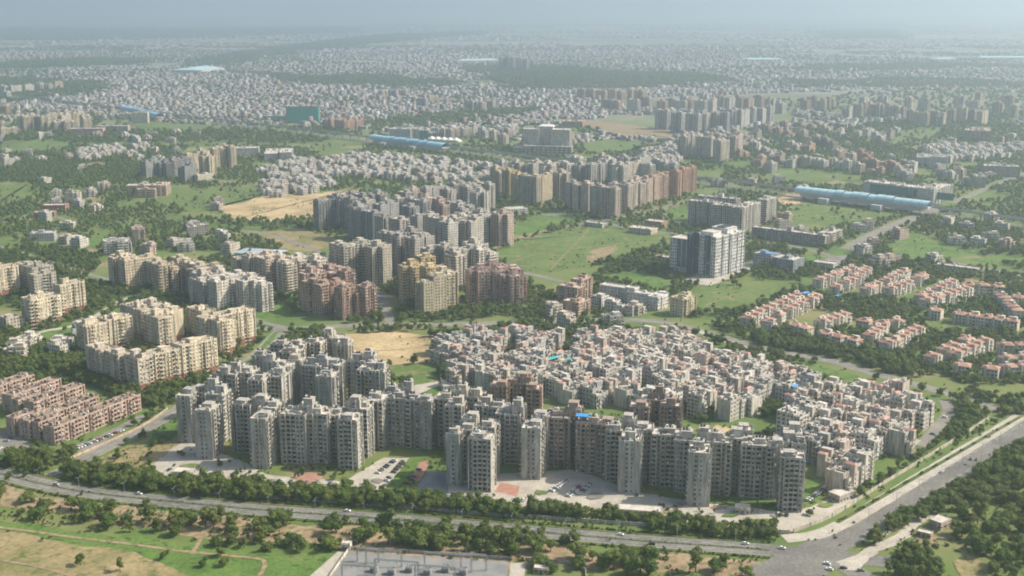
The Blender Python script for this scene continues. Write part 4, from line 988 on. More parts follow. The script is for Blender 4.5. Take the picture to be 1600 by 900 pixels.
def estate(polys, holes, grid, pitch_u, pitch_v, where, desc, limit, seed, protos, cols, name='walk_up_flats', cat='flats', hz=12.5, gapu=4, rowname='row'):
    rng = random.Random(seed)
    W = [[P(*q, hz) for q in p] for p in polys]; H = [[P(*q, hz) for q in p] for p in holes]
    c, s = math.cos(rad(grid)), math.sin(rad(grid))
    pts = [q for p in W for q in p]
    us = [q[0] * c + q[1] * s for q in pts]; vs = [-q[0] * s + q[1] * c for q in pts]
    rows = []
    v = min(vs) + pitch_v[0] / 2; k = 0
    while v < max(vs):
        row = []; u = min(us) + rng.uniform(0, 8); i = 0
        while u < max(us):
            x, y = u * c - v * s, u * s + v * c
            if any(inside(p, x, y) for p in W) and not any(inside(p, x, y) for p in H) and clear(x, y, 7.0): row.append((x, y))
            i += 1
            u += pitch_u + (rng.uniform(6, 11) if i % gapu == 0 else rng.uniform(-.2, 1.0))
        if row: rows.append((k, row))
        v += pitch_v[k % len(pitch_v)]; k += 1
    items = []
    for k, row in rows:
        for x, y in row: items.append((x, y, k))
    if len(items) > limit: items = [items[i] for i in sorted(rng.sample(range(len(items)), limit))]
    items.sort(key=lambda t: PX(t[0], t[1])[1], reverse=True)
    bands = {}
    for it in items: bands.setdefault(it[2], []).append(it)
    for bi, key in enumerate(sorted(bands, key=lambda q: sum(a[0] for a in bands[q]) / len(bands[q]))):
        for j, (x, y, k) in enumerate(sorted(bands[key])):
            ms = protos[rng.randrange(len(protos))]
            rot = rad(grid) + (math.pi if k % 2 and pitch_v[0] != pitch_v[-1] and rng.random() < .6 else 0) + rad(rng.choice((0, 0, 0, 90)) + rng.uniform(-2, 2))
            x += rng.uniform(-1.8, 1.8); y += rng.uniform(-1.8, 1.8)
            put(ms, name, x, y, rot, rng.choice(cols), '%s, %s along the %s row of %s' % (desc, nth(j + 1), nth(bi + 1), where), cat, 'flats of ' + where)
            FOOT.append((x, y, 18, 13, rot))
    return len(items)

n1 = estate([[(690, 528), (740, 512), (880, 516), (905, 512), (1060, 518), (1120, 548), (1235, 572), (1300, 596), (1395, 600), (1455, 626), (1440, 680), (1365, 695), (1330, 742), (1272, 715), (1250, 660), (1090, 630), (940, 612), (850, 598), (700, 580)]],
            [[(995, 600), (1030, 590), (1040, 606), (1010, 612)], [(1060, 640), (1120, 625), (1150, 645), (1090, 662)], [(1160, 625), (1230, 615), (1235, 650), (1170, 655)], [(770, 560), (790, 520), (808, 520), (800, 575)], [(855, 540), (885, 520), (900, 530), (875, 560)]],
            47.0, 18.4, (16.0, 21.0), 'the dense pale estate', 'pale walk-up flats', 300, 5, FL, FCOL)

# ------------------------------------------------------------------ red-roofed blocks on the right
def proto_red(seed):
    rng = random.Random(seed); g = Geo(); h = 9.6
    mass(g, 0, 0, 12.6, 10.5, h, [('rec', 'end', 'win', 'end'), ('bal', 'blank', 'win', 'end'), ('flat', 'end', 'win', 'end')][seed % 3], rng, 3.2, 0, clutter=0, par=0)
    g.hip('tiled_roof', -6.3, 6.3, -5.2, 5.2, h + .05, 2.2, .6)
    mass(g, 2.2, -5.9, 4.0, 2.4, h - 3.2 if seed % 2 else h, ('bal', 'blank', 'win', 'blank'), rng, 3.2, 0, clutter=0, par=.5)
    g.box('stair_cabin', -4.6, -2.2, -6.4, -2, 0, h + 1.8); g.hip('tiled_roof', -4.6, -2.2, -6.4, -2, h + 1.85, .7, .3)
    g.box('wall', -3, 0, 0.5, 2.5, h, h + 3.2)
    if seed % 3 == 0: g.box('wall', 1, 4.5, -1, 3, h, h + 3.4)
    return meshes(g)
RD = [proto_red(s) for s in range(6)]
rows = [[(1167, 493), (1243, 458)], [(1201, 498), (1254, 467), (1275, 460)], [(1243, 505), (1290, 517), (1333, 528)], [(1285, 498), (1319, 489)], [(1324, 494), (1378, 502)], [(1358, 519), (1389, 502), (1414, 497)], [(1389, 532), (1431, 510)],
        [(1282, 434), (1330, 417)], [(1307, 445), (1336, 431), (1358, 414)], [(1355, 448), (1397, 428), (1414, 421)], [(1392, 448), (1442, 428)], [(1442, 459), (1487, 437)], [(1448, 466), (1507, 448)],
        [(1462, 482), (1520, 490), (1583, 499)], [(1513, 442), (1558, 445)], [(1566, 459), (1589, 482)], [(1457, 553), (1510, 527)], [(1482, 553), (1538, 529)], [(1504, 567), (1549, 573)], [(1544, 535), (1600, 536)], [(1556, 570), (1620, 568)], [(1574, 556), (1620, 552)], [(1594, 462), (1630, 470)]]
rng = random.Random(77)
for ri, rw in enumerate(rows):
    c = [P(*q, 10.5) for q in rw]
    k = 0
    for a, b_ in zip(c, c[1:]):
        L = math.hypot(b_[0] - a[0], b_[1] - a[1]); ang = math.atan2(b_[1] - a[1], b_[0] - a[0]); n_ = max(1, round(L / 13.4))
        for i in range(n_ + (1 if b_ == c[-1] else 0)):
            t = i / n_; x, y = a[0] + (b_[0] - a[0]) * t + rng.uniform(-1, 1), a[1] + (b_[1] - a[1]) * t + rng.uniform(-1.6, 1.6)
            if not clear(x, y, 4.0) or rng.random() < .07: continue
            k += 1
            put(rng.choice(RD), 'red_roofed_house', x, y, ang + (math.pi if rng.random() < .12 else 0), rng.choice([(0.68, 0.63, 0.56), (0.72, 0.68, 0.62), (0.63, 0.58, 0.52)]),
                'red-roofed cream house, %s along the %s terrace of the right-hand estate' % (nth(k), nth(ri + 1)), 'house', 'red-roofed terraces on the right')
            FOOT.append((x, y, 13, 12, ang))

# ------------------------------------------------------------------ further low estates (individual houses, shared shapes)
def proto_house(seed):
    rng = random.Random(seed + 50); g = Geo(); h = rng.choice((9.6, 12.4, 12.4))
    mass(g, 0, 0, 13, 12, h, ('rec', 'flat', 'win', 'flat'), rng, 3.1, 1, clutter=1.2, tower=2.6)
    mass(g, 4, -7, 6, 3, h - 3, ('bal', 'blank', 'win', 'blank'), rng, 3.1, 1, clutter=0)
    mass(g, -9.2, 2, 6, 8, h - rng.choice((0, 3.1)), ('win', 'win', 'win', 'win'), rng, 3.1, 1, clutter=.8)
    return meshes(g)
HS = [proto_house(s) for s in range(6)]
HW = [(0.66, 0.64, 0.60), (0.60, 0.57, 0.52), (0.56, 0.50, 0.45), (0.62, 0.60, 0.58)]
HP = [(0.58, 0.46, 0.40), (0.62, 0.56, 0.48), (0.66, 0.62, 0.56)]
far = [([[(400, 262), (440, 248), (478, 244), (530, 262), (525, 282), (455, 300), (420, 296)]], 60, 'the white estate beside the dry field'),
       ([[(476, 252), (520, 240), (600, 238), (700, 246), (770, 255), (770, 276), (640, 278), (600, 272), (520, 268)]], 110, 'the white estate below the middle station'),
       ([[(995, 232), (1050, 222), (1068, 235), (1055, 258), (1010, 250)]], 40, 'the low quarter beside the beige estate'),
       ([[(100, 240), (130, 228), (228, 224), (228, 234), (150, 246)]], 30, 'the small quarter at the left'),
       ([[(1430, 226), (1470, 222), (1580, 228), (1580, 240), (1480, 246)]], 55, 'the low quarter at the right')]
for i, (pl, lim, wh) in enumerate(far):
    estate(pl, [], -43 if i else 40, 21, (20, 26), wh, 'whitish house', lim, 200 + i, HS, HW, name='city_house', cat='house', hz=11)
towers_lo = [(1215, 200), (1235, 206), (1255, 204), (1272, 212), (1240, 222), (1262, 224), (1285, 216), (1300, 222), (1312, 234), (1330, 240), (1180, 222), (1200, 232), (1215, 240), (1236, 246), (1258, 246), (1280, 250), (1320, 250), (1342, 256), (1360, 250), (1160, 234), (1185, 246), (1205, 254), (1390, 254), (1350, 236), (1370, 262), (1410, 262), (1422, 254), (1488, 268), (1500, 264), (1340, 206), (1356, 202), (1372, 208), (1388, 204), (1400, 200), (1290, 196), (1310, 202), (1225, 190), (1250, 188), (1180, 204), (1196, 196)]
towers(towers_lo, -43, 'in the scattered upper right quarter', [LW, (0.60, 0.52, 0.45), (0.55, 0.38, 0.32), (0.62, 0.60, 0.58), (0.42, 0.36, 0.33)], 6, 'mid-rise house', group='mid-rise houses at the upper right', seed=30, kinds=('point', 'step', 'twin'), name='mid_rise_house', word='mid-rise house', jit=6)
towers([(740, 196), (756, 200), (790, 202), (800, 196), (727, 200), (708, 202), (690, 200), (786, 210), (772, 205), (640, 196)], -43, 'beyond the white tents', [LW, (0.55, 0.5, 0.45), (0.6, 0.56, 0.5)], 7, 'far mid-rise house', seed=31, name='mid_rise_house', word='mid-rise house')
towers([(515, 187), (524, 186), (533, 188), (542, 186), (551, 188), (558, 185)], -43, 'of the orange-pink row beyond the trees', [OR, (0.55, 0.38, 0.3)], 8, 'orange-pink slab', seed=32, kinds=('slab', 'twin'), name='apartment_slab', word='apartment slab')
towers([(645, 152), (660, 154), (676, 150), (600, 142), (615, 142), (630, 141), (735, 158), (750, 160), (765, 158)], -43, 'in the pale row of the far centre', [LC, LW, (0.5, 0.5, 0.5)], 8, 'far pale slab', seed=33, kinds=('slab', 'twin'), name='apartment_slab', word='apartment slab')
towers([(62, 130), (76, 132), (90, 128), (6, 134), (24, 134), (44, 133), (10, 143)], -43, 'of the white row at the far left', [LW, LC], 8, 'hazy white slab', seed=34, kinds=('slab', 'twin'), name='apartment_slab', word='apartment slab')
towers([(786, 90), (795, 89), (804, 90), (812, 91), (820, 92)], -43, 'standing alone on the hazy plain', [(0.36, 0.36, 0.37), (0.5, 0.49, 0.47)], 17, 'lone far high-rise', seed=35, kinds=('slab', 'cross'))

# small houses standing singly among the trees
rs = random.Random(8); pts = []
for _ in range(900):
    px, py = rs.choice(((rs.uniform(0, 360), rs.uniform(250, 400)), (rs.uniform(0, 360), rs.uniform(205, 260)), (rs.uniform(1100, 1600), rs.uniform(210, 300)), (rs.uniform(1200, 1600), rs.uniform(330, 420)), (rs.uniform(850, 1100), rs.uniform(470, 510)), (rs.uniform(0, 130), rs.uniform(500, 570))))
    x, y = P(px, py)
    if len(pts) < 120 and clear(x, y, 9) and not any(inside(w, x, y) for w, k in LOTS if k < .2): pts.append((px, py, x, y)); FOOT.append((x, y, 15, 13, 0.3))
for i, (px, py, x, y) in enumerate(sorted(pts)):
    put(rs.choice(HS), 'lone_house', x, y, rs.uniform(0, 6.28), rs.choice(HW + HP), 'small pale house alone among trees, %s from the left of such houses' % nth(i + 1), 'house', 'single houses among the trees')
# ------------------------------------------------------------------ metro line and stations
def viaduct():
    st = [P(-200, 122, 12), P(220, 172, 12), P(640, 221, 12), P(1352, 308, 12), P(1600, 342, 12), P(1800, 372, 12)]
    c = []
    for a, b_ in zip(st, st[1:]):
        L = math.hypot(b_[0] - a[0], b_[1] - a[1]); k = int(L / 28)
        c += [(a[0] + (b_[0] - a[0]) * i / k, a[1] + (b_[1] - a[1]) * i / k) for i in range(k)]
    nn = normals(c); prof = [(-5, 10.6), (5, 10.6), (5, 11.0), (4.6, 12.6), (4.3, 12.6), (4.2, 11.2), (-4.2, 11.2), (-4.3, 12.6), (-4.6, 12.6), (-5, 11.0)]
    v, f = [], []; k = len(prof)
    for (x, y), (nx, ny) in zip(c, nn): v += [(x + nx * o, y + ny * o, z) for o, z in prof]
    for i in range(len(c) - 1):
        for j in range(k): f.append((i * k + j, i * k + (j + 1) % k, (i + 1) * k + (j + 1) % k, (i + 1) * k + j))
    o = empty('metro_viaduct', *c[0])
    tag(o, 'long grey concrete metro viaduct running behind the estates', 'viaduct')
    d = link('deck', mesh('deck', [(a - c[0][0], b_ - c[0][1], z) for a, b_, z in v], f, (M['objwall'],)), o); d.color = (.36, .355, .34, 1)
    g = Geo(); g.cyl('pier', 0, 0, 0, 9.2, 1.1, 8); g.box('pier', -1.2, 1.2, -3.2, 3.2, 9.2, 10.6, True)
    me = mesh('pier', *g.p['pier'], (M['objwall'],))
    for i, ((x, y), (nx, ny)) in enumerate(zip(c, nn)):
        px, py = PX(x, y)
        if -60 < px < 1660:
            q = link('pier', me, o); q.location = (x - c[0][0], y - c[0][1], 0); q.rotation_euler.z = math.atan2(ny, nx) - math.pi / 2; q.color = (.38, .375, .36, 1)
    ROADS.append((c, 9.0))
    road([(p_[0] + q[0] * 16, p_[1] + q[1] * 16) for p_, q in zip(c[::6], nn[::6])], 9, 'asphalt', world=True)
    road([(p_[0] - q[0] * 16, p_[1] - q[1] * 16) for p_, q in zip(c[::6], nn[::6])], 9, 'asphalt', world=True)
viaduct()

def station(p1, p2, label, mat, w=21.0):
    a, b_ = P(*p1, 19), P(*p2, 19)
    L = math.hypot(b_[0] - a[0], b_[1] - a[1]); ang = math.atan2(b_[1] - a[1], b_[0] - a[0])
    o = empty('metro_station', (a[0] + b_[0]) / 2, (a[1] + b_[1]) / 2, ang); tag(o, label, 'metro station', 'metro stations')
    n_ = max(6, int(L / 13)); seg = L / n_; k = 12
    def shell(r0, r1, z0, t0, t1):
        v = []; f = []
        for x in (t0, t1):
            for i in range(k + 1):
                a_ = math.pi * i / k
                v.append((x, -math.cos(a_) * r0, z0 + math.sin(a_) * r1))
        for i in range(k): f.append((i, i + 1, k + 2 + i, k + 1 + i))
        return v, f
    v, f = shell(w / 2, 7.0, 13.5, 0, seg - .5); mr = mesh('roof_panel', v, f, (M[mat],), smooth=True)
    v, f = shell(w / 2 + .25, 7.25, 13.5, seg - .55, seg); mq = mesh('roof_rib', v, f, (M['steel'],))
    for i in range(n_):
        up = 1.2 if n_ * .25 < i < n_ * .75 and i % 3 else 0
        for me, nm in ((mr, 'roof_panel'), (mq, 'roof_rib')):
            q = link(nm, me, o); q.location = (-L / 2 + i * seg, 0, up)
    g = Geo()
    g.box('concourse', -L / 2 + 12, L / 2 - 12, -w / 2 + .8, w / 2 - .8, 5.2, 9.4, True); g.box('platform', -L / 2, L / 2, -w / 2 + .2, w / 2 - .2, 10.2, 11.9, True)
    g.box('platform', -L / 2, L / 2, -w / 2 + .1, -w / 2 + .4, 11.9, 13.5); g.box('platform', -L / 2, L / 2, w / 2 - .4, w / 2 - .1, 11.9, 13.5)
    for i in range(int(L / 22)): g.box('pier', -L / 2 + 10 + i * 22, -L / 2 + 12 + i * 22, -6, 6, 0, 10.2)
    for i in (-.28, .12): g.box('entrance', L * i, L * i + 16, -w / 2 - 12, -w / 2 + .5, 0, 9)
    for nm, (v, f) in g.p.items():
        q = link(nm, mesh(nm, v, f, (M['objwall'],)), o); q.color = (.46, .46, .45, 1)
        if nm == 'pier': q["kind"] = "stuff"
    FOOT.append((o.location.x, o.location.y, L, 30, ang))
station((1247, 292), (1455, 316), 'nearest metro station under a long pale blue barrel roof on the right', 'stationroof')
station((582, 211), (697, 225), 'middle metro station with a bright blue barrel roof', 'stationroof2')
station((192, 165), (250, 178), 'farthest metro station, a pale blue roof at the upper left', 'stationroof2')

def shed(p1, p2, w, h, label, mat):
    a, b_ = P(*p1, h), P(*p2, h)
    L = math.hypot(b_[0] - a[0], b_[1] - a[1]); ang = math.atan2(b_[1] - a[1], b_[0] - a[0])
    o = empty('shed', (a[0] + b_[0]) / 2, (a[1] + b_[1]) / 2, ang); tag(o, label, 'shed')
    g = Geo(); g.box('wall', -L / 2, L / 2, -w / 2, w / 2, 0, h * .7); g.hip('shed_roof', -L / 2, L / 2, -w / 2, w / 2, h * .7, h * .45, 1.0)
    q = link('wall', mesh('wall', *g.p['wall'], (M['objwall'],)), o); q.color = (.5, .49, .47, 1)
    link('shed_roof', mesh('shed_roof', *g.p['shed_roof'], (M[mat],)), o)
for p1, p2, w, h, lb, mt in (((716, 93), (777, 92), 60, 16, 'long pale blue shed roof on the far plain, centre', 'stationroof'), ((1160, 91), (1222, 91), 60, 16, 'long pale blue shed roof on the far plain, right of centre', 'stationroof'), ((1528, 88), (1610, 88), 60, 16, 'long pale blue shed roof at the far right edge', 'stationroof'),
                             ((1458, 91), (1488, 90), 60, 14, 'short pale blue shed roof at the far right', 'stationroof'), ((288, 107), (330, 103), 130, 22, 'pale blue hall roof on the far plain at the left', 'stationroof'), ((375, 388), (440, 392), 30, 8, 'blue-grey shed roof beside the dry field', 'greysheet')):
    shed(p1, p2, w, h, lb, mt)

# ------------------------------------------------------------------ substation at the lower edge
def bar(g, n, a, b_, r=.12):
    a, b_ = Vector(a), Vector(b_); d = (b_ - a).normalized(); u = d.cross(Vector((0, 0, 1))) if abs(d.z) < .9 else Vector((1, 0, 0)); u.normalize(); w = d.cross(u)
    v, f = g.part(n); i = len(v)
    for p_ in (a, b_): v += [tuple(p_ + u * r * x + w * r * y) for x, y in ((-1, -1), (1, -1), (1, 1), (-1, 1))]
    f += [(i, i + 1, i + 5, i + 4), (i + 1, i + 2, i + 6, i + 5), (i + 2, i + 3, i + 7, i + 6), (i + 3, i, i + 4, i + 7)]
def lattice(g, n, a, b_, s=.7, k=6, r=.07):
    a, b_ = Vector(a), Vector(b_); d = b_ - a; u = Vector((s, 0, 0)) if abs(d.x) < abs(d.z) + abs(d.y) else Vector((0, s, 0)); w = Vector((0, s, 0)) if abs(d.z) > abs(d.x) else Vector((0, 0, s))
    cs = [u + w, u - w, -u - w, -u + w]
    for q in cs: bar(g, n, a + q / 2, b_ + q / 2, r)
    for i in range(k):
        p0, p1 = a + d * i / k, a + d * (i + 1) / k
        for j in range(4): bar(g, n, p0 + cs[j] / 2, p1 + cs[(j + 1) % 4] / 2, r * .7)
def gantry(px, py, W, H, rot, label):
    x, y = P(px, py); g = Geo()
    lattice(g, 'column', (-W / 2, 0, 0), (-W / 2, 0, H)); lattice(g, 'column', (W / 2, 0, 0), (W / 2, 0, H)); lattice(g, 'beam', (-W / 2, 0, H), (W / 2, 0, H), .7, 10)
    for i in range(5):
        xx = -W / 2 + W * (i + .5) / 5
        g.cyl('insulator', xx, 0, H - 1.8, H - .5, .16, 6)
    o = empty('gantry', x, y, rad(rot)); tag(o, label, 'gantry', 'steel gantries of the substation')
    for nm, (v, f) in g.p.items():
        q = link(nm, mesh(nm, v, f, (M['steel'],)), o); q["kind"] = "stuff"
for i, (px, py, W, H) in enumerate([(600, 884, 20, 9), (575, 878, 12, 8), (700, 892, 26, 10), (620, 900, 24, 9), (740, 890, 14, 9), (560, 905, 18, 8), (680, 906, 22, 8)]):
    gantry(px, py, W, H, -9, 'lattice steel gantry on the grey gravel yard, %s from the left' % nth(sorted([600, 575, 700, 620, 740, 560, 680]).index(px) + 1))
def transformer(px, py, label):
    x, y = P(px, py); g = Geo()
    g.box('tank', -2, 2, -1.3, 1.3, .3, 3.2, True)
    for i in range(6): g.box('radiator', -2.0 + i * .7, -1.7 + i * .7, -2.1, -1.35, .8, 2.9, True)
    for i in (-1, 0, 1): g.cyl('bushing', i * 1.1, 0, 3.2, 4.9, .18, 6)
    g.cyl('conservator', 1.6, .9, 3.4, 4.2, .5, 8)
    o = empty('transformer', x, y, rad(-9)); tag(o, label, 'transformer', 'transformers of the substation')
    for nm, (v, f) in g.p.items(): link(nm, mesh(nm, v, f, (M['steel'],)), o)
for i, px in enumerate((585, 612, 640, 668, 696, 724)): transformer(px, 893 + i % 2 * 4, 'grey transformer with fins in the gravel yard, %s from the left' % nth(i + 1))

def wall_line(px, label, h=2.4, t=.3, col=(.55, .5, .43), name='boundary_wall'):
    c = smooth([P(*q) for q in px], 8)
    o = empty(name, *c[0]); tag(o, label, 'wall')
    v, f = [], []; nn = normals(c)
    for (x, y), (nx, ny) in zip(c, nn):
        for s, z in ((-t / 2, 0), (-t / 2, h), (t / 2, h), (t / 2, 0)): v.append((x + nx * s - c[0][0], y + ny * s - c[0][1], z))
    for i in range(len(c) - 1):
        for j in range(3): f.append((i * 4 + j, i * 4 + j + 1, i * 4 + j + 5, i * 4 + j + 4))
    q = link('wall', mesh('wall', v, f, (M['wall'],)), o); q.color = (*col, 1)
    g = Geo(); g.box('pillar', -.3, .3, -.3, .3, 0, h + .35)
    me = mesh('pillar', *g.p['pillar'], (M['wall'],))
    for (x, y) in c[::2]:
        q = link('pillar', me, o); q.location = (x - c[0][0], y - c[0][1], 0); q.color = (*col, 1)
wall_line([(235, 745), (330, 772), (480, 783), (640, 795), (800, 808), (1000, 822), (1180, 832), (1235, 834)], 'long pale boundary wall between the front trees and the grey towers')
wall_line([(1240, 832), (1300, 808), (1360, 770), (1420, 733), (1490, 690), (1545, 655)], 'pale boundary wall along the service road at the right')
wall_line([(545, 860), (500, 925)], 'white slanting wall left of the gravel yard', 2.0, col=(.6, .57, .5))
wall_line([(545, 859), (680, 867), (800, 876)], 'low wall along the far side of the gravel yard', 2.0, col=(.36, .34, .32))
wall_line([(822, 876), (905, 884), (915, 905)], 'low wall right of the gravel yard', 2.0)
wall_line([(100, 722), (150, 700), (220, 668), (262, 640)], 'low wall beside the pink terraces', 1.8, col=(.55, .42, .33))
wall_line([(690, 600), (684, 560), (690, 520)], 'grey wall at the left side of the dense pale estate', 2.2)

def hut(px, py, w, d, h, rot, col, label, roofmat='concrete', name='hut'):
    x, y = P(px, py); g = Geo(); rr = random.Random(px)
    mass(g, 0, 0, w, d, h, ('win', 'win', 'win', 'win'), rr, h, 0, clutter=.3, par=.4)
    g.box('roof_edge', -w / 2 - .4, w / 2 + .4, -d / 2 - .4, -d / 2 + .0, h - .35, h - .15, True)
    g.box('door', -.5, .5, -d / 2 - .06, -d / 2 + .02, 0, 2.1)
    put(meshes(g, {'roof': roofmat, 'door': 'darkclad'}), name, x, y, rad(rot), col, label, 'hut'); FOOT.append((x, y, w, d, rad(rot)))
hut(1468, 822, 11, 8, 4.5, 40, (.5, .42, .36), 'grey-roofed hut in the clearing among the big trees')
hut(1445, 838, 8, 5, 3.0, -35, (.45, .38, .32), 'small shed beside the hut in the clearing')
hut(542, 858, 5, 4, 4.2, -9, (.66, .62, .54), 'cream gatehouse at the corner of the gravel yard')
hut(846, 894, 8, 5, 3.2, -9, (.42, .36, .32), 'brown hut right of the gravel yard')
hut(288, 742, 12, 9, 3.4, -10, (.5, .49, .46), 'flat-roofed pump house in front of the leftmost grey tower')
hut(1000, 807, 26, 9, 5.5, -10, (.52, .5, .44), 'long low entrance block between the front trees and the towers', name='entrance_block')
hut(1315, 778, 16, 9, 4.5, 38, (.52, .47, .42), 'square gatehouse at the corner by the service road', name='gatehouse')
hut(1160, 800, 9, 7, 3.8, -10, (.66, .6, .5), 'cream porch building in front of the broad grey high-rise')
hut(700, 608, 10, 8, 4.0, 20, (.6, .58, .52), 'small white pavilion beside the green corner lot')

# ------------------------------------------------------------------ cars
def car_meshes():
    prof = [(-2.0, .35), (-2.05, .75), (-1.9, .95), (-1.15, 1.0), (.75, 1.0), (1.9, .85), (2.05, .7), (2.05, .35)]
    v, f = [], []; k = len(prof)
    for s in (-1, 1):
        for x, z in prof: v.append((x, s * (.84 if .4 < z < .9 else .78), z))
    for i in range(k): f.append((i, (i + 1) % k, k + (i + 1) % k, k + i))
    f += [tuple(range(k))[::-1], tuple(range(k, 2 * k))]
    body = mesh('body', v, f, (M['carpaint'],))
    lo = [(-1.55, .98), (1.0, .98)]; hi = [(-1.15, 1.46), (.35, 1.46)]
    vv = []
    for s in (-1, 1): vv += [(lo[0][0], s * .74, .98), (lo[1][0], s * .74, .98), (hi[1][0], s * .6, 1.44), (hi[0][0], s * .6, 1.44)]
    gl = mesh('glasshouse', vv, [(0, 1, 2, 3), (5, 4, 7, 6), (1, 5, 6, 2), (4, 0, 3, 7)], (M['pane'],))
    g = Geo(); g.box('roof', -1.18, .38, -.62, .62, 1.43, 1.49, True)
    rf = mesh('roof', *g.p['roof'], (M['carpaint'],))
    wv, wf = [], []
    for y in (-.1, .1):
        for a in range(10): wv.append((.31 * math.cos(a * math.pi / 5), y, .31 * math.sin(a * math.pi / 5)))
    for a in range(10): wf.append((a, (a + 1) % 10, 10 + (a + 1) % 10, 10 + a))
    wf += [tuple(range(10)), tuple(range(19, 9, -1))]
    return body, gl, rf, mesh('wheel', wv, wf, (M['rubber'],))
CB, CG, CRF, CWL = car_meshes()
CC = [((.75, .75, .74), 'white'), ((.75, .75, .74), 'white'), ((.72, .72, .71), 'white'), ((.42, .43, .44), 'silver'), ((.06, .06, .065), 'black'), ((.16, .165, .17), 'grey'), ((.36, .04, .035), 'red'), ((.05, .09, .2), 'blue')]
CARN = [0]
def car(x, y, ang, where, col=None, z=.2):
    c, nm = col or R.choice(CC)
    o = empty('car', x, y, ang, z); CARN[0] += 1
    tag(o, '%s car %s' % (nm, where), 'car', 'cars')
    for n_, me in (('body', CB), ('glasshouse', CG), ('roof', CRF)):
        q = link(n_, me, o); q.color = (*c, 1)
    for sx in (-1.25, 1.3):
        for sy in (-.78, .78):
            q = link('wheel', CWL, o); q.location = (sx, sy, .31)
    return o
def along(c, i): a, b_ = c[i], c[min(i + 1, len(c) - 1)]; return math.atan2(b_[1] - a[1], b_[0] - a[0])
def on_road(c, px, off, where, col=None):
    i = min(range(len(c)), key=lambda k: abs(PX(*c[k])[0] - px)); o = offset(c, off)
    car(o[i][0], o[i][1], along(c, i) + (math.pi if off < 0 else 0), where, col)
W_ = CC[0]; B_ = CC[4]
for px, off, wh, cl in ((208, 5.5, 'on the front road near the left side-road mouth', W_), (82, 2.5, 'on the front road at the far left', CC[3]), (535, 6.5, 'on the front road above the gravel yard', W_), (968, 5, 'on the front road left of the big round tree', W_), (1012, -4, 'on the front road below the entrance block', B_),
                        (1172, 5, 'in a pair before the junction, left one', W_), (1214, 3, 'in a pair before the junction, right one', W_), (330, -5.5, 'on the near lanes of the front road at the left', B_), (700, -3.5, 'on the near lanes of the front road in the centre', CC[5])):
    on_road(frc, px, off, wh, cl)
for px, off, wh, cl in ((1390, -4, 'driving up the right-hand road', CC[3]), (1480, 5, 'coming down the right-hand road', W_), (1560, -6, 'farthest up the right-hand road', B_)):
    on_road(rrc, px, off, wh, cl)
for px, py, a, wh, cl in ((1292, 882, 145, 'at the junction, nearest the kerb corner', W_), (1296, 891, 150, 'at the junction, at the lower picture edge', W_), (1318, 889, -5, 'at the junction, dark one beside two white ones', B_), (1345, 893, 0, 'at the junction, rightmost', CC[5])):
    x, y = P(px, py); car(x, y, rad(a), wh, cl, .19)
def park(p1, p2, n, rot, where, gap=.15):
    a, b_ = P(*p1), P(*p2)
    k = 0
    for i in range(n):
        if R.random() < gap: continue
        k += 1; t = i / max(1, n - 1); x, y = a[0] + (b_[0] - a[0]) * t, a[1] + (b_[1] - a[1]) * t
        if not clear(x, y, .3): continue
        car(x, y, rad(rot + R.uniform(-4, 4)), 'parked %s, %s in its line' % (where, nth(k)), None, .24)
park((862, 768), (888, 750), 9, -30, 'left of the sunlit car park'); park((888, 776), (905, 762), 7, -30, 'in the middle of the sunlit car park'); park((906, 772), (920, 758), 7, 10, 'at the right of the sunlit car park')
park((806, 782), (850, 784), 8, 75, 'below the terracotta plaza'); park((893, 790), (925, 797), 7, 80, 'behind the front trees by the car park'); park((1262, 783), (1292, 762), 10, -15, 'beside the right-hand garden')
park((590, 740), (620, 718), 9, -20, 'along the driveway of the corner tower'); park((604, 752), (630, 722), 8, -20, 'on the garden side of the driveway'); park((430, 752), (540, 758), 10, 75, 'in front of the second grey tower')
park((640, 757), (655, 735), 5, -20, 'beside the red path'); park((120, 702), (190, 674), 16, 0, 'along the pink terraces'); park((0, 702), (60, 708), 7, 60, 'at the left picture edge'); park((10, 690), (28, 676), 4, 0, 'left of the short pink ends')
park((265, 735), (330, 742), 7, 70, 'by the pump house'); park((1380, 715), (1425, 690), 8, 10, 'in the court behind the low flats'); park((1450, 690), (1478, 650), 13, -30, 'along the estate road on the right'); park((1410, 545), (1440, 520), 12, 20, 'between the red-roofed estates')
park((1120, 792), (1230, 806), 9, 75, 'below the broad grey high-rise'); park((700, 776), (742, 788), 5, 80, 'at the foot of the bright front tower')
for i in range(8):
    t = 1345 + i * 9
    x, y = P(1330 + i * 11, 388 - i * 5.0); car(x, y, rad(50), 'in the queue on the far wide road, %s from its near end' % nth(i + 1), None, .2)

# ------------------------------------------------------------------ street lamps
g = Geo(); g.cyl('pole', 0, 0, 0, 9.0, .11, 6); PO = mesh('pole', *g.p['pole'], (M['steel'],))
g = Geo(); bar(g, 'arm', (0, 0, 8.9), (0, 1.8, 9.5), .05); bar(g, 'arm', (0, 0, 8.9), (0, -1.8, 9.5), .05); AM = mesh('arm', *g.p['arm'], (M['steel'],))
g = Geo(); g.box('lamp_head', -.16, .16, 1.6, 2.5, 9.42, 9.58, True); g.box('lamp_head', -.16, .16, -2.5, -1.6, 9.42, 9.58, True); LH = mesh('lamp_head', *g.p['lamp_head'], (M['steel'],))
def lamps(c, off, step, where):
    o = offset(c, off); k = 0
    for i in range(step // 2, len(c), step):
        px, py = PX(*o[i])
        if not (-20 < px < 1620 and py < 930): continue
        k += 1; e = empty('street_lamp', o[i][0], o[i][1], along(c, i), .2); tag(e, 'double-armed street lamp %s, %s from the left' % (where, nth(k)), 'street lamp', 'street lamps')
        for n_, me in (('pole', PO), ('arm', AM), ('lamp_head', LH)): link(n_, me, e)
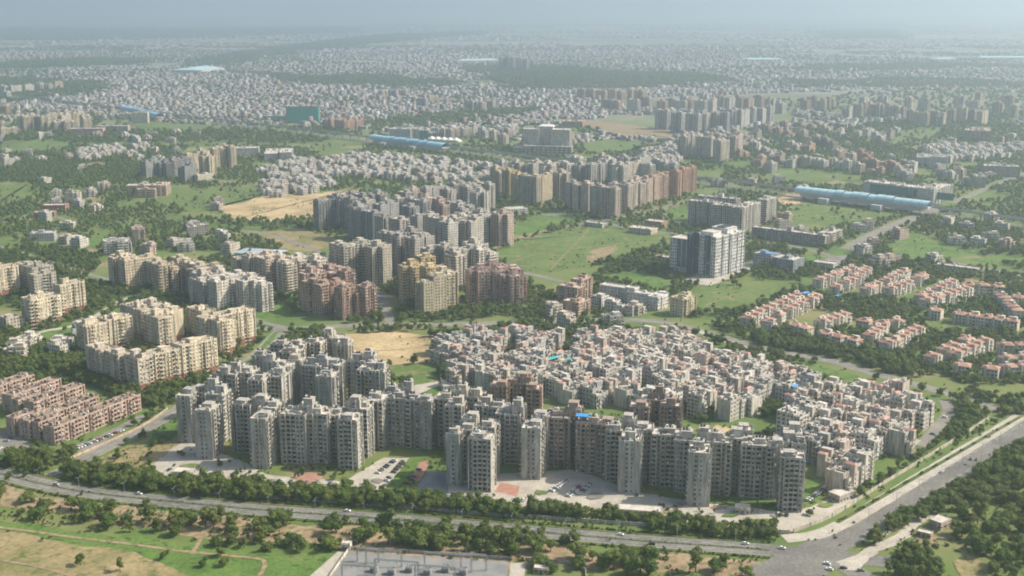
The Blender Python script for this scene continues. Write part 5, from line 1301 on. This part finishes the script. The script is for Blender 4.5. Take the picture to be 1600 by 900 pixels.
lamps(fr_cut, 0.0, 5, 'on the median of the front road'); lamps(rr_cut, 0.0, 5, 'on the centre line of the right-hand road')

# ------------------------------------------------------------------ tarpaulins and sheets on roofs of the dense estate
def tarp(px, py, z, w, d, col, label):
    x, y = P(px, py, z); g = Geo()
    v, f = g.part('sheet'); n_ = 8
    for i in range(n_ + 1):
        for s_, zz in ((-d / 2, 2.0), (0, 2.45), (d / 2, 1.9)): v.append((-w / 2 + w * i / n_, s_, zz + .12 * (i % 2)))
    for i in range(n_):
        for j in range(2): f.append((i * 3 + j, i * 3 + 3 + j, i * 3 + 4 + j, i * 3 + 1 + j))
    for a in (-w / 2 + .1, w / 2 - .1):
        for b_ in (-d / 2 + .1, d / 2 - .1): g.box('post%d' % len(g.p), a - .06, a + .06, b_ - .06, b_ + .06, -1.5, 1.95)
    o = empty('roof_sheet', x, y, rad(47), z); tag(o, label, 'sheet', 'coloured roof sheets')
    for nm, (v, f) in g.p.items():
        q = link('post' if nm.startswith('post') else nm, mesh(nm, v, f, (M['carpaint'] if nm == 'sheet' else M['steel'],)), o); q.color = (*col, 1)
for px, py, z, w, d, col, lb in ((1240, 606, 14, 8, 5, (.06, .3, .62), 'bright blue sheet on a roof at the back of the dense estate'), (1338, 684, 11, 6, 4, (.07, .33, .65), 'small blue sheet low between flats near the right edge of the estate'), (862, 563, 14, 13, 5, (.04, .42, .42), 'long turquoise sheet on a roof at the left of the dense estate'),
                                 (888, 564, 14, 5, 4, (.04, .42, .42), 'short turquoise sheet beside the long one'), (917, 531, 15, 11, 7, (.03, .22, .19), 'dark green sheet roof at the back of the dense estate'), (1258, 460, 10, 10, 6, (.08, .33, .68), 'blue sheet at the upper end of the first red-roofed terrace'), (1308, 464, 5, 9, 6, (.07, .28, .6), 'blue sheet in the trees between red-roofed terraces')):
    tarp(px, py, z, w, d, col, lb)
# ------------------------------------------------------------------ free ground raster
X0, Y0, CS = -2000.0, 380.0, 2.0
NX, NY = 2000, 2000                                     # 4 km x 4 km
occ = np.zeros((NY, NX), np.float32)                    # 0 free .. 1 taken
def mark_poly(poly, val, grow=0.0):
    xs = [q[0] for q in poly]; ys = [q[1] for q in poly]
    i0, i1 = max(0, int((min(xs) - X0) / CS)), min(NX, int((max(xs) - X0) / CS) + 1); j0, j1 = max(0, int((min(ys) - Y0) / CS)), min(NY, int((max(ys) - Y0) / CS) + 1)
    if i1 <= i0 or j1 <= j0: return
    xx, yy = np.meshgrid(X0 + (np.arange(i0, i1) + .5) * CS, Y0 + (np.arange(j0, j1) + .5) * CS)
    ins = np.zeros(xx.shape, bool); j = len(poly) - 1
    for i in range(len(poly)):
        xi, yi = poly[i]; xj, yj = poly[j]
        if yi != yj: ins ^= ((yi > yy) != (yj > yy)) & (xx < (xj - xi) * (yy - yi) / (yj - yi) + xi)
        j = i
    sub = occ[j0:j1, i0:i1]; sub[ins] = np.maximum(sub[ins], val)
for w, keep in LOTS: mark_poly(w, 1.0 - keep)
for (fx, fy, w, d, ro) in FOOT:
    c_, s_ = math.cos(ro), math.sin(ro); w, d = w / 2 + 2.2, d / 2 + 2.2
    mark_poly([(fx + a * c_ - b_ * s_, fy + a * s_ + b_ * c_) for a, b_ in ((-w, -d), (w, -d), (w, d), (-w, d))], 1.0)
for c, hw in ROADS:
    hw += .8
    for a, b_ in zip(c, c[1:]):
        dx, dy = b_[0] - a[0], b_[1] - a[1]; L = math.hypot(dx, dy) or 1; nx, ny = -dy / L * hw, dx / L * hw
        mark_poly([(a[0] - nx, a[1] - ny), (b_[0] - nx, b_[1] - ny), (b_[0] + nx, b_[1] + ny), (a[0] + nx, a[1] + ny)], 1.0)
def taken(x, y):
    i, j = int((x - X0) / CS), int((y - Y0) / CS)
    return occ[j, i] if 0 <= i < NX and 0 <= j < NY else 0.0

# ------------------------------------------------------------------ trees
def ico(r=1.0):
    t = (1 + 5 ** .5) / 2
    v = [(-1, t, 0), (1, t, 0), (-1, -t, 0), (1, -t, 0), (0, -1, t), (0, 1, t), (0, -1, -t), (0, 1, -t), (t, 0, -1), (t, 0, 1), (-t, 0, -1), (-t, 0, 1)]
    L = math.sqrt(1 + t * t)
    f = [(0, 11, 5), (0, 5, 1), (0, 1, 7), (0, 7, 10), (0, 10, 11), (1, 5, 9), (5, 11, 4), (11, 10, 2), (10, 7, 6), (7, 1, 8), (3, 9, 4), (3, 4, 2), (3, 2, 6), (3, 6, 8), (3, 8, 9), (4, 9, 5), (2, 4, 11), (6, 2, 10), (8, 6, 7), (9, 8, 1)]
    return [(a / L * r, b_ / L * r, c / L * r) for a, b_, c in v], f
IV, IF = ico()
def crown_mesh(seed, lobes, leaves, rad_, h0, h1, ls):
    rng = random.Random(seed); v, f = [], []
    L = []
    for i in range(lobes):
        a = rng.uniform(0, 6.28); d = rad_ * rng.uniform(0.15, .72) if i else 0
        z = rng.uniform(h0 + .8, h1 - .9) if i else (h0 + h1) / 2
        L.append((d * math.cos(a), d * math.sin(a), z, rad_ * rng.uniform(.34, .58) if i else rad_ * .62))
    for (x, y, z, r) in L:                               # dense heart of each clump
        k = len(v)
        v += [(x + a * r * rng.uniform(.66, .9), y + b_ * r * rng.uniform(.66, .9), z + c * r * .72) for a, b_, c in IV]
        f += [tuple(k + q for q in t) for t in IF]
    for _ in range(leaves):
        x, y, z, r = rng.choice(L)
        n_ = Vector((rng.gauss(0, 1), rng.gauss(0, 1), rng.gauss(.25, 1))).normalized()
        rr = r * rng.uniform(.78, 1.14)
        p = Vector((x, y, z)) + Vector((n_.x * rr, n_.y * rr, n_.z * rr * .82))
        n2 = (n_ + Vector((rng.uniform(-.8, .8), rng.uniform(-.8, .8), rng.uniform(-.4, .9)))).normalized()
        u = n2.orthogonal().normalized(); u.rotate(Matrix.Rotation(rng.uniform(0, 6.28), 3, n2)); w = n2.cross(u)
        s = ls * rng.uniform(.6, 1.3); k = len(v)
        v += [tuple(p - u * s), tuple(p - w * s * .55), tuple(p + u * s), tuple(p + w * s * .55)]
        f.append((k, k + 1, k + 2, k + 3))
    return v, f
def trunk_mesh(seed, h):
    rng = random.Random(seed); g = Geo(); v, f = [], []
    def limb(a, b_, r0, r1):
        a, b_ = Vector(a), Vector(b_); d = (b_ - a).normalized(); u = d.orthogonal().normalized(); w = d.cross(u); i = len(v)
        for p, r in ((a, r0), (b_, r1)): v.extend(tuple(p + (u * math.cos(q * math.pi / 3) + w * math.sin(q * math.pi / 3)) * r) for q in range(6))
        f.extend((i + q, i + (q + 1) % 6, i + 6 + (q + 1) % 6, i + 6 + q) for q in range(6))
    limb((0, 0, 0), (.1, .05, h), .26, .17)
    for q in range(4):
        a = q * 1.6 + rng.uniform(0, .6); limb((.1, .05, h * .95), (1.5 * math.cos(a), 1.5 * math.sin(a), h + 1.6), .13, .05)
    return v, f
TREES = []
for i, (lob, lv, r_, h0, h1) in enumerate([(7, 420, 3.6, 1.4, 7.2), (9, 520, 4.2, 1.3, 7.6), (6, 360, 3.1, 1.4, 7.8), (8, 460, 3.9, 1.2, 6.2), (6, 380, 2.8, 1.5, 8.6), (10, 560, 4.6, 1.4, 7.0)]):
    TREES.append((mesh('crown', *crown_mesh(i + 1, lob, lv, r_, h0, h1, .52), (M['leaf2' if i in (2, 4) else 'leaf'],)), mesh('trunk', *trunk_mesh(i, h0 + 1.2), (M['bark'],))))
def whole(i, far=False):
    a, b_ = crown_mesh(i + 1 + (20 if far else 0), *( (4, 60, 3.8, 1.0, 6.8, 1.0) if far else [(7, 420, 3.6, 1.4, 7.2, .52), (9, 520, 4.2, 1.3, 7.6, .52), (6, 360, 3.1, 1.4, 7.8, .52), (8, 460, 3.9, 1.2, 6.2, .52), (6, 380, 2.8, 1.5, 8.6, .52), (10, 560, 4.6, 1.4, 7.0, .52)][i]))
    c, d = trunk_mesh(i, 2.4) if not far else ([], [])
    k = len(a)
    return mesh('tree_shape', a + c, b_ + [tuple(q + k for q in t) for t in d], (M['leaf2' if i in (2, 4) else 'leaf'], M['bark']), [0] * len(b_) + [1] * len(d))
def lib(name, ms):
    c = bpy.data.collections.new(name)
    for i, me in enumerate(ms): c.objects.link(bpy.data.objects.new('%s_%d' % (name, i), me))
    return c
NEARLIB = lib('near_tree_shapes', [whole(i) for i in range(6)])
FARLIB = lib('far_tree_shapes', [whole(i, True) for i in range(5)])

def scatter(name, label, pts, coll, ncoll):
    """pts: x, y, scale, height factor -> one object of kind stuff, shapes instanced on its points"""
    me = bpy.data.meshes.new(name)
    n_ = len(pts); a = np.array(pts, np.float32)
    me.vertices.add(n_)
    co = np.zeros((n_, 3), np.float32); co[:, :2] = a[:, :2]; me.vertices.foreach_set("co", co.ravel())
    rg = np.random.default_rng(n_)
    for nm, arr in (('sxy', a[:, 2]), ('sz', a[:, 3] * a[:, 2]), ('rz', rg.uniform(0, 6.28, n_).astype(np.float32))):
        me.attributes.new(nm, 'FLOAT', 'POINT').data.foreach_set('value', arr)
    me.attributes.new('pick', 'INT', 'POINT').data.foreach_set('value', rg.integers(0, ncoll, n_).astype(np.int32))
    me.update()
    o = link(name, me); tag(o, label, None, None, 'stuff')
    ng = bpy.data.node_groups.new(name, 'GeometryNodeTree')
    ng.interface.new_socket('Geometry', in_out='INPUT', socket_type='NodeSocketGeometry'); ng.interface.new_socket('Geometry', in_out='OUTPUT', socket_type='NodeSocketGeometry')
    N, Lk = ng.nodes, ng.links
    gi, go = N.new('NodeGroupInput'), N.new('NodeGroupOutput')
    ci = N.new('GeometryNodeCollectionInfo'); ci.inputs['Collection'].default_value = coll; ci.inputs['Separate Children'].default_value = True; ci.inputs['Reset Children'].default_value = True
    ip = N.new('GeometryNodeInstanceOnPoints'); ip.inputs['Pick Instance'].default_value = True
    def at(nm, ty='FLOAT'):
        q = N.new('GeometryNodeInputNamedAttribute'); q.data_type = ty; q.inputs['Name'].default_value = nm; return q.outputs['Attribute']
    cs, cr = N.new('ShaderNodeCombineXYZ'), N.new('ShaderNodeCombineXYZ')
    Lk.new(at('sxy'), cs.inputs[0]); Lk.new(at('sxy'), cs.inputs[1]); Lk.new(at('sz'), cs.inputs[2]); Lk.new(at('rz'), cr.inputs[2])
    e2r = N.new('FunctionNodeEulerToRotation'); Lk.new(cr.outputs[0], e2r.inputs[0])
    Lk.new(gi.outputs[0], ip.inputs['Points']); Lk.new(ci.outputs[0], ip.inputs['Instance']); Lk.new(at('pick', 'INT'), ip.inputs['Instance Index'])
    Lk.new(e2r.outputs[0], ip.inputs['Rotation']); Lk.new(cs.outputs[0], ip.inputs['Scale']); Lk.new(ip.outputs[0], go.inputs[0])
    md = o.modifiers.new('scatter', 'NODES'); md.node_group = ng
    return o

TR = []                                                  # x, y, scale, height factor, where
def row(px, n, where, s=(.8, 1.2), jit=2.5, hf=(.85, 1.15)):
    c = smooth([P(*q) for q in px], 2.0)
    for i in range(n):
        q = c[int((i + R.random() * .7) / n * (len(c) - 1))]
        x, y = q[0] + R.uniform(-jit, jit), q[1] + R.uniform(-jit, jit)
        if taken(x, y) < .95: TR.append((x, y, R.uniform(*s), R.uniform(*hf), where))
def fill(px, spacing, where, s=(.7, 1.2), hf=(.85, 1.15), prob=1.0):
    poly = [P(*q) for q in px]
    xs = [q[0] for q in poly]; ys = [q[1] for q in poly]
    y = min(ys)
    while y < max(ys):
        x = min(xs)
        while x < max(xs):
            a, b_ = x + R.uniform(-.45, .45) * spacing, y + R.uniform(-.45, .45) * spacing
            if R.random() < prob and inside(poly, a, b_) and R.random() > taken(a, b_) * 1.02: TR.append((a, b_, R.uniform(*s), R.uniform(*hf), where))
            x += spacing
        y += spacing
NV = 'on the far verge of the front road'
fill([(90, 742), (130, 734), (250, 752), (430, 766), (560, 774), (660, 780), (760, 792), (860, 792), (875, 806), (840, 812), (600, 796), (430, 786), (250, 770), (110, 754)], 5.2, NV, (.95, 1.5), (.8, 1.05))
fill([(1005, 806), (1060, 800), (1180, 818), (1225, 826), (1215, 842), (1180, 844), (1010, 832)], 5.0, 'on the far verge near the junction', (.75, 1.1))
for q in [(q_[0], q_[1]) for q_ in offset(frc, -11.5)]:
    if 430 < PX(*q)[0] < 905 and R.random() < .62: TR.append((q[0] + R.uniform(-2, 2), q[1] + R.uniform(-3, 1), R.uniform(.8, 1.5), R.uniform(.75, 1.05), 'leaning over the near kerb of the front road'))
row([(872, 806), (1010, 818)], 16, 'along the wall by the entrance block', (.7, 1.2), 2.0)
row([(885, 812), (912, 815)], 5, 'on the verge below the car park', (.9, 1.2)); row([(932, 800), (965, 810)], 6, 'left of the entrance block', (1.0, 1.35)); row([(940, 838), (947, 838)], 1, 'standing alone on the front road median', (1.25, 1.3), .5)
fill([(0, 718), (40, 700), (80, 712), (90, 740), (40, 742), (0, 730)], 6, 'in the grove at the left before the pink terraces', (.9, 1.3))
fill([(100, 700), (135, 712), (120, 735), (95, 730)], 6, 'beside the side-road mouth', (.9, 1.2))
fill([(0, 590), (60, 560), (110, 552), (150, 570), (230, 600), (285, 605), (320, 590), (330, 606), (240, 640), (205, 632), (120, 596), (60, 580), (0, 578)], 6.5, 'in the belt between the pink terraces and the cream blocks', (.9, 1.3))
fill([(0, 560), (60, 545), (110, 548), (60, 565), (0, 580)], 7, 'in the belt at the left edge', (.9, 1.3))
SB = 'on the near verge of the front road'
fill([(-20, 768), (60, 785), (140, 798), (260, 808), (420, 822), (600, 836), (800, 855), (1000, 872), (1190, 888), (1180, 905), (830, 895), (800, 872), (560, 850), (500, 848), (420, 848), (300, 836), (140, 812), (-20, 790)], 8.0, SB, (1.0, 1.95), (.7, .95), .85)
fill([(620, 822), (860, 845), (855, 872), (640, 858)], 7.0, 'on the verge behind the gravel yard', (.9, 1.4), (.85, 1.15), .8)
fill([(420, 845), (540, 852), (520, 872), (500, 905), (440, 905), (400, 880)], 8, 'at the left of the gravel yard', (.8, 1.5), (.7, 1.0), .7)
fill([(-20, 790), (140, 815), (300, 838), (420, 850), (420, 860), (280, 848), (130, 832), (-20, 808)], 8.5, 'between the near verge and the dirt track', (.6, 1.5), (.6, .9), .5)
for px, py, s in ((126, 884, 1.0), (188, 893, .9), (258, 874, .8), (345, 870, .9), (350, 885, .8), (318, 886, .7), (228, 790, .7), (14, 752, .9), (40, 745, .6)): TR.append((*P(px, py), s, 1.0, 'scattered in the field at the lower left'))
fill([(1350, 842), (1420, 800), (1480, 765), (1540, 725), (1610, 685), (1620, 712), (1560, 750), (1500, 785), (1430, 822), (1370, 852)], 5.6, 'along the right-hand road', (.9, 1.4))
BR = 'in the dense wood at the lower right corner'
fill([(1480, 800), (1530, 765), (1620, 715), (1640, 905), (1560, 905), (1520, 870), (1490, 845), (1475, 830)], 7.2, BR, (.8, 1.7), (.75, 1.1), .74)
fill([(1380, 865), (1440, 862), (1470, 880), (1470, 905), (1390, 905), (1372, 880)], 6, 'in the copse right of the junction', (.8, 1.2))
row([(1425, 833), (1432, 836)], 2, 'beside the hut', (.9, 1.1), 1)
fill([(1280, 738), (1330, 720), (1360, 700), (1365, 712), (1350, 745), (1310, 765), (1285, 760)], 5, 'at the foot of the corner low flats', (.5, .85))
fill([(1330, 770), (1400, 725), (1480, 675), (1545, 635), (1550, 648), (1480, 690), (1410, 735), (1345, 778)], 5.2, 'inside the wall along the service road', (.5, .85), (.8, 1.1), .75)
row([(1310, 810), (1360, 785), (1420, 748), (1500, 700), (1560, 662)], 22, 'on the verge between service road and carriageway', (.35, .55), 1.0)
fill([(990, 598), (1035, 588), (1045, 606), (1010, 614)], 4.5, 'in the small court of the dense estate', (.5, .9))
fill([(1060, 640), (1120, 622), (1150, 645), (1090, 664)], 5.5, 'in the park behind the brown tower', (.8, 1.15)); fill([(1160, 622), (1235, 612), (1238, 650), (1170, 656)], 5.5, 'in the park inside the dense estate', (.8, 1.2))
fill([(770, 560), (790, 520), (808, 520), (800, 575)], 5, 'along the lane of the dense estate', (.6, 1.0)); fill([(855, 540), (885, 520), (900, 530), (875, 560)], 5, 'in the green pocket of the dense estate', (.7, 1.0))
fill([(215, 740), (260, 740), (330, 755), (420, 765), (600, 772), (600, 765), (420, 756), (300, 742)], 6, 'inside the estate wall', (.4, .7), (.8, 1.1), .5)
fill([(600, 762), (625, 720), (640, 716), (618, 764)], 4, 'in the tower garden', (.25, .5), (.8, 1.0), .4)
fill([(1350, 590), (1400, 588), (1500, 612), (1605, 622), (1605, 655), (1570, 650), (1545, 640), (1490, 690), (1485, 640), (1470, 622), (1400, 600)], 6.5, 'in the thicket beyond the estate road', (.6, 1.2), (.8, 1.1), .85)
fill([(1180, 548), (1260, 555), (1330, 575), (1420, 590), (1440, 575), (1330, 545), (1220, 530), (1180, 520)], 6.5, 'in the belt before the red roofs', (.8, 1.4), (.8, 1.1), .8)
for q in ([(690, 528), (740, 512), (900, 514), (1060, 518), (1235, 572), (1455, 626), (1440, 690), (1330, 742), (1250, 660), (1090, 640), (850, 600), (700, 590)],):
    fill(q, 4.6, 'between the flats of the dense estate', (.35, .8), (.8, 1.2), .6)
CT = [[P(*q) for q in w] for w in ([(225, 715), (285, 695), (420, 745), (600, 720), (600, 765), (380, 762)], [(700, 780), (780, 745), (1000, 775), (1240, 805), (1320, 770), (1240, 828), (900, 800)])]
for _ in range(900):
    w = R.choice(CT); x = R.uniform(min(q[0] for q in w), max(q[0] for q in w)); y = R.uniform(min(q[1] for q in w), max(q[1] for q in w))
    if inside(w, x, y) and clear(x, y, 1.5) and mnoise.noise((x * .05, y * .05, 2)) > .12: TR.append((x, y, R.uniform(.2, .6), R.uniform(.8, 1.2), 'in the tower forecourts'))
n_near = len(TR)
# everything still free further out: shrubs and trees in drifts
def drift(ya, yb, spacing, thr, s, where, sc_=0.010):
    y = ya
    while y < yb:
        half = (y * .43) + 40
        x = -half
        while x < half:
            a, b_ = x + R.uniform(-.5, .5) * spacing, y + R.uniform(-.5, .5) * spacing
            q = mnoise.noise((a * sc_, b_ * sc_, 3.0)) + .5 * mnoise.noise((a * sc_ * 3, b_ * sc_ * 3, 5.0))
            if q > thr and R.random() > taken(a, b_) * 1.01: TR.append((a, b_, R.uniform(*s), R.uniform(.85, 1.15), where))
            x += spacing
        y += spacing
BASE_Y = P(800, 600)[1]
drift(760, BASE_Y, 6.5, .25, (.35, .8), 'in the foreground estates')
drift(BASE_Y, 1500, 6.8, -.2, (.5, 1.15), 'in the middle distance')
drift(1500, 2600, 9.0, -.24, (.6, 1.3), 'beyond the estates')
TR = [t for t in TR if -80 < PX(t[0], t[1])[0] < 1680 and PX(t[0], t[1])[1] < 960]
order = sorted(range(len(TR)), key=lambda i: -(TR[i][2] * TR[i][3] / math.hypot(TR[i][0], TR[i][1])) if (0 < PX(TR[i][0], TR[i][1])[0] < 1600 and PX(TR[i][0], TR[i][1])[1] < 903) else 1)
pick = set(order[:300])
byw = {}
for i in pick: byw.setdefault(TR[i][4], []).append(i)
for wh, ids in byw.items():
    for k, i in enumerate(sorted(ids, key=lambda i: PX(TR[i][0], TR[i][1])[0])):
        x, y, s, hf, _ = TR[i]
        e = empty('tree', x, y, R.uniform(0, 6.28)); e.scale = (s, s, s * hf)
        tag(e, 'tree %s, %s from left' % (wh, nth(k + 1)), 'tree', 'trees ' + wh)
        c, t = R.choice(TREES); link('crown', c, e); link('trunk', t, e)
near_pts = [(t[0], t[1], t[2], t[3]) for i, t in enumerate(TR) if i not in pick and t[1] < 1500]
mid_pts = [(t[0], t[1], t[2], t[3]) for i, t in enumerate(TR) if i not in pick and t[1] >= 1500]
scatter('tree_cover', 'green tree cover between the estates', near_pts, NEARLIB, 6)
scatter('tree_cover', 'green tree cover beyond the estates', mid_pts, FARLIB, 5)
# low shrubs on verges and rough ground
SB_ = []
def shrubs(c, off, step, s=(.12, .24)):
    o = offset(c, off)
    for i in range(len(o) - 1):
        for k in range(step):
            t = R.random(); SB_.append((o[i][0] + (o[i + 1][0] - o[i][0]) * t + R.uniform(-.5, .5), o[i][1] + (o[i + 1][1] - o[i][1]) * t + R.uniform(-.5, .5), R.uniform(*s), R.uniform(.7, 1.2)))
shrubs(fr_cut, 0, 5, (.07, .13)); shrubs(fr_cut, 11, 6); shrubs(fr_cut, -11, 5); shrubs(rr_cut, 13, 7); shrubs(rr_cut, -12.5, 7)
for _ in range(9000):
    px, py = R.uniform(-20, 1620), R.uniform(640, 905); x, y = P(px, py)
    if taken(x, y) < .7 and mnoise.noise((x * .03, y * .03, 9)) > -.1: SB_.append((x, y, R.uniform(.1, .32), R.uniform(.6, 1.1)))
for _ in range(9000):
    y = math.sqrt(R.uniform(640 ** 2, 2000 ** 2)); x = y * R.uniform(-.43, .43)
    if mnoise.noise((x * .02, y * .02, 11)) > .12 and not any(abs(x - f[0]) < 12 and abs(y - f[1]) < 12 for f in FOOT): SB_.append((x, y, R.uniform(.1, .36), R.uniform(.6, 1.1)))
SB_ = [q for q in SB_ if not any(abs(q[0] - c[0]) < hw and abs(q[1] - c[1]) < hw for ln, hw in ROADS[2:] for c in ln[::3])]
scatter('shrubs', 'low shrubs on the verges and rough ground', SB_, NEARLIB, 6)
# ------------------------------------------------------------------ the distant city and woods
def wob(x, y):
    return x + 90 * mnoise.noise((x * .004, y * .004, 1.0)) + 60 * mnoise.noise((x * .02, y * .02, 2.0)), y + .05 * y * mnoise.noise((x * .003, y * .002, 5.0)) + 60 * mnoise.noise((x * .015, y * .015, 3.0))

def city(name, label, specs, seed, woods):
    rg = np.random.default_rng(seed)
    V, F, COL = [], [], []
    WB = [(w, min(q[1] for q in w), max(q[1] for q in w)) for w in woods]
    base = 0
    pal = np.array([(0.46, 0.44, 0.42), (0.38, 0.36, 0.34), (0.32, 0.30, 0.28), (0.42, 0.34, 0.29), (0.34, 0.25, 0.21), (0.52, 0.51, 0.50), (0.30, 0.29, 0.28), (0.40, 0.38, 0.33)], np.float32)
    for (y0, y1, sp, size, hh, thr) in specs:
        n_ = int((y1 * y1 - y0 * y0) * .44 / (sp * sp))
        y = np.sqrt(rg.uniform(y0 * y0, y1 * y1, n_)); x = y * rg.uniform(-.44, .44, n_)
        keep = np.array([mnoise.noise((a * .0006, b_ * .0009, 2.0)) + .45 * mnoise.noise((a * .0021, b_ * .003, 4.0)) + .2 * mnoise.noise((a * .008, b_ * .008, 6.0)) > thr for a, b_ in zip(x, y)])
        x, y = x[keep], y[keep]
        u = x * .73 - y * .68 + 25 * np.sin(y * .004); v = x * .68 + y * .73 + 30 * np.sin(x * .005)      # lanes and wider streets
        keep = (np.mod(u, 96) > 10) & (np.mod(v, 150) > 11) & (np.mod(u, 610) > 30)
        x, y = x[keep], y[keep]
        wb = [wob(a, b_) for a, b_ in zip(x, y)]
        keep = np.array([not any(w_[1] <= q[1] <= w_[2] and inside(w_[0], *q) for w_ in WB) for q in wb])
        i = ((x - X0) / CS).astype(int); j = ((y - Y0) / CS).astype(int)
        ok = (i >= 0) & (i < NX) & (j >= 0) & (j < NY)
        keep[ok] &= occ[j[ok], i[ok]] < .5
        x, y = x[keep], y[keep]; n_ = len(x)
        w = rg.uniform(*size, n_) / 2; d = rg.uniform(*size, n_) / 2; h = rg.uniform(*hh, n_) * (1 + (rg.random(n_) < .06) * 1.2)
        a = np.radians(-43 + rg.choice([0, 90], n_) + rg.normal(0, 7, n_)); c, s = np.cos(a), np.sin(a)
        vv = np.zeros((n_, 8, 3), np.float32)
        for k, (sx, sy, z) in enumerate([(-1, -1, 0), (1, -1, 0), (1, 1, 0), (-1, 1, 0), (-1, -1, 1), (1, -1, 1), (1, 1, 1), (-1, 1, 1)]):
            vv[:, k, 0] = x + sx * w * c - sy * d * s; vv[:, k, 1] = y + sx * w * s + sy * d * c; vv[:, k, 2] = z * h
        q = np.array([(0, 1, 5, 4), (1, 2, 6, 5), (2, 3, 7, 6), (3, 0, 4, 7), (4, 5, 6, 7)])
        F.append((q[None] + (np.arange(n_) * 8)[:, None, None] + base).reshape(-1, 4)); V.append(vv.reshape(-1, 3)); base += n_ * 8
        col = pal[rg.integers(0, len(pal), n_)] * rg.uniform(.5, .95, (n_, 1)).astype(np.float32)
        COL.append(np.repeat(col, 5, axis=0))
    V = np.concatenate(V); F = np.concatenate(F); COL = np.concatenate(COL)
    me = bpy.data.meshes.new(name); nf = len(F)
    me.vertices.add(len(V)); me.vertices.foreach_set('co', V.ravel())
    me.loops.add(nf * 4); me.loops.foreach_set('vertex_index', F.ravel().astype(np.int32))
    me.polygons.add(nf); me.polygons.foreach_set('loop_start', np.arange(nf, dtype=np.int32) * 4)
    at = me.attributes.new('paint', 'FLOAT_COLOR', 'FACE'); at.data.foreach_set('color', np.concatenate([COL, np.ones((nf, 1), np.float32)], 1).ravel())
    me.materials.append(M['citypaint']); me.update(); me.validate()
    o = link(name, me); tag(o, label, None, None, 'stuff')
    return nf
m, n, l, b = new_mat('city_house_paint')
at = n.new("ShaderNodeAttribute"); at.attribute_name = 'paint'
p = pos(n)
tx = n.new("ShaderNodeTexBrick"); mp = n.new("ShaderNodeMapping")
gm = ramp(n, l, nz(n, l, 0.5, p, 3), [(0.4, (0.55,) * 3), (0.6, (1.0,) * 3)])
l.new(mix(n, l, 1.0, at.outputs["Color"], gm, 'MULTIPLY'), b.inputs["Base Color"])
n.remove(tx); n.remove(mp)
b.inputs["Roughness"].default_value = .95
M['citypaint'] = m
WOODS = [[P(*q) for q in w] for w in (
    [(720, 104), (850, 104), (1000, 112), (1130, 120), (1140, 128), (1020, 138), (900, 138), (800, 140), (740, 122)],
    [(-40, 122), (110, 122), (160, 132), (130, 150), (60, 160), (-40, 160)],
    [(280, 96), (420, 74), (600, 54), (760, 48), (760, 54), (560, 70), (440, 88), (330, 104)],
    [(-40, 42), (300, 44), (560, 42), (560, 52), (240, 62), (-40, 64)],
    [(560, 190), (700, 182), (820, 166), (880, 178), (780, 190), (700, 196), (560, 205)],
    [(0, 206), (160, 204), (400, 200), (560, 205), (480, 225), (300, 222), (0, 218)],
    [(0, 240), (230, 242), (230, 275), (140, 296), (0, 285)],
    [(1180, 205), (1500, 180), (1600, 178), (1600, 230), (1400, 232), (1200, 222)],
    [(1440, 330), (1600, 345), (1600, 398), (1500, 395), (1430, 368)],
    [(1280, 47), (1400, 46), (1410, 60), (1290, 62)],
    [(330, 110), (560, 118), (730, 130), (700, 138), (480, 132)], [(1140, 106), (1400, 98), (1600, 102), (1600, 108), (1350, 112)], [(1200, 128), (1420, 122), (1600, 128), (1600, 138), (1250, 138)], [(0, 96), (160, 90), (280, 94), (150, 104), (0, 108)])]
nq = city('distant_houses', 'hazy carpet of small houses across the plain', [(2500, 4200, 12.5, (6, 14), (3.5, 9), -.04), (4200, 7500, 15.5, (7, 18), (3, 7.5), -.25), (7500, 17000, 42, (12, 50), (3, 7), -.12)], 3, WOODS[:8] + WOODS[9:])
# woods: crowns instanced on points
wp = []
rr = random.Random(12)
for w, sp in zip(WOODS, (13, 13, 18, 22, 10, 10, 9, 11, 8, 22, 14, 15, 14, 16)):
    xs = [q[0] for q in w]; ys = [q[1] for q in w]
    n_ = int((max(xs) - min(xs)) * (max(ys) - min(ys)) / (sp * sp))
    for _ in range(min(n_, 26000)):
        x, y = rr.uniform(min(xs), max(xs)), rr.uniform(min(ys), max(ys))
        if inside(w, *wob(x, y)) and rr.random() > taken(x, y): wp.append((x, y, rr.uniform(.8, 1.4) * max(1, sp / 10), rr.uniform(.7, 1.1) / max(1, sp / 13)))
for _ in range(30000):                                    # single trees among the far houses
    y = math.sqrt(rr.uniform(2500 ** 2, 8500 ** 2)); x = y * rr.uniform(-.44, .44)
    q = mnoise.noise((x * .0012, y * .0016, 8.0)) + .4 * mnoise.noise((x * .005, y * .006, 4.0))
    if q > -.05 and taken(x, y) < .5: wp.append((x, y, rr.uniform(1.1, 2.3), rr.uniform(.7, 1.0)))
scatter('distant_woods', 'far woods and trees fading into haze', wp, FARLIB, 5)

# ------------------------------------------------------------------ haze
g = Geo(); g.box('haze', -31000, 31000, -2500, 34500, -1.5, 330, True)
hm = bpy.data.materials.new('haze_air'); hm.use_nodes = True
hn, hl = hm.node_tree.nodes, hm.node_tree.links
hn.remove(hn["Principled BSDF"])
pv = hn.new("ShaderNodeVolumePrincipled")
pv.inputs["Color"].default_value = (0.72, 0.865, 0.985, 1)
pv.inputs["Density"].default_value = HAZE
pv.inputs["Density Attribute"].default_value = ""
pv.inputs["Anisotropy"].default_value = 0.68
hl.new(pv.outputs[0], hn["Material Output"].inputs["Volume"])
tag(link('haze', mesh('haze', *g.p['haze'], (hm,))), 'pale blue-grey summer haze over the whole city', None, None, 'stuff')
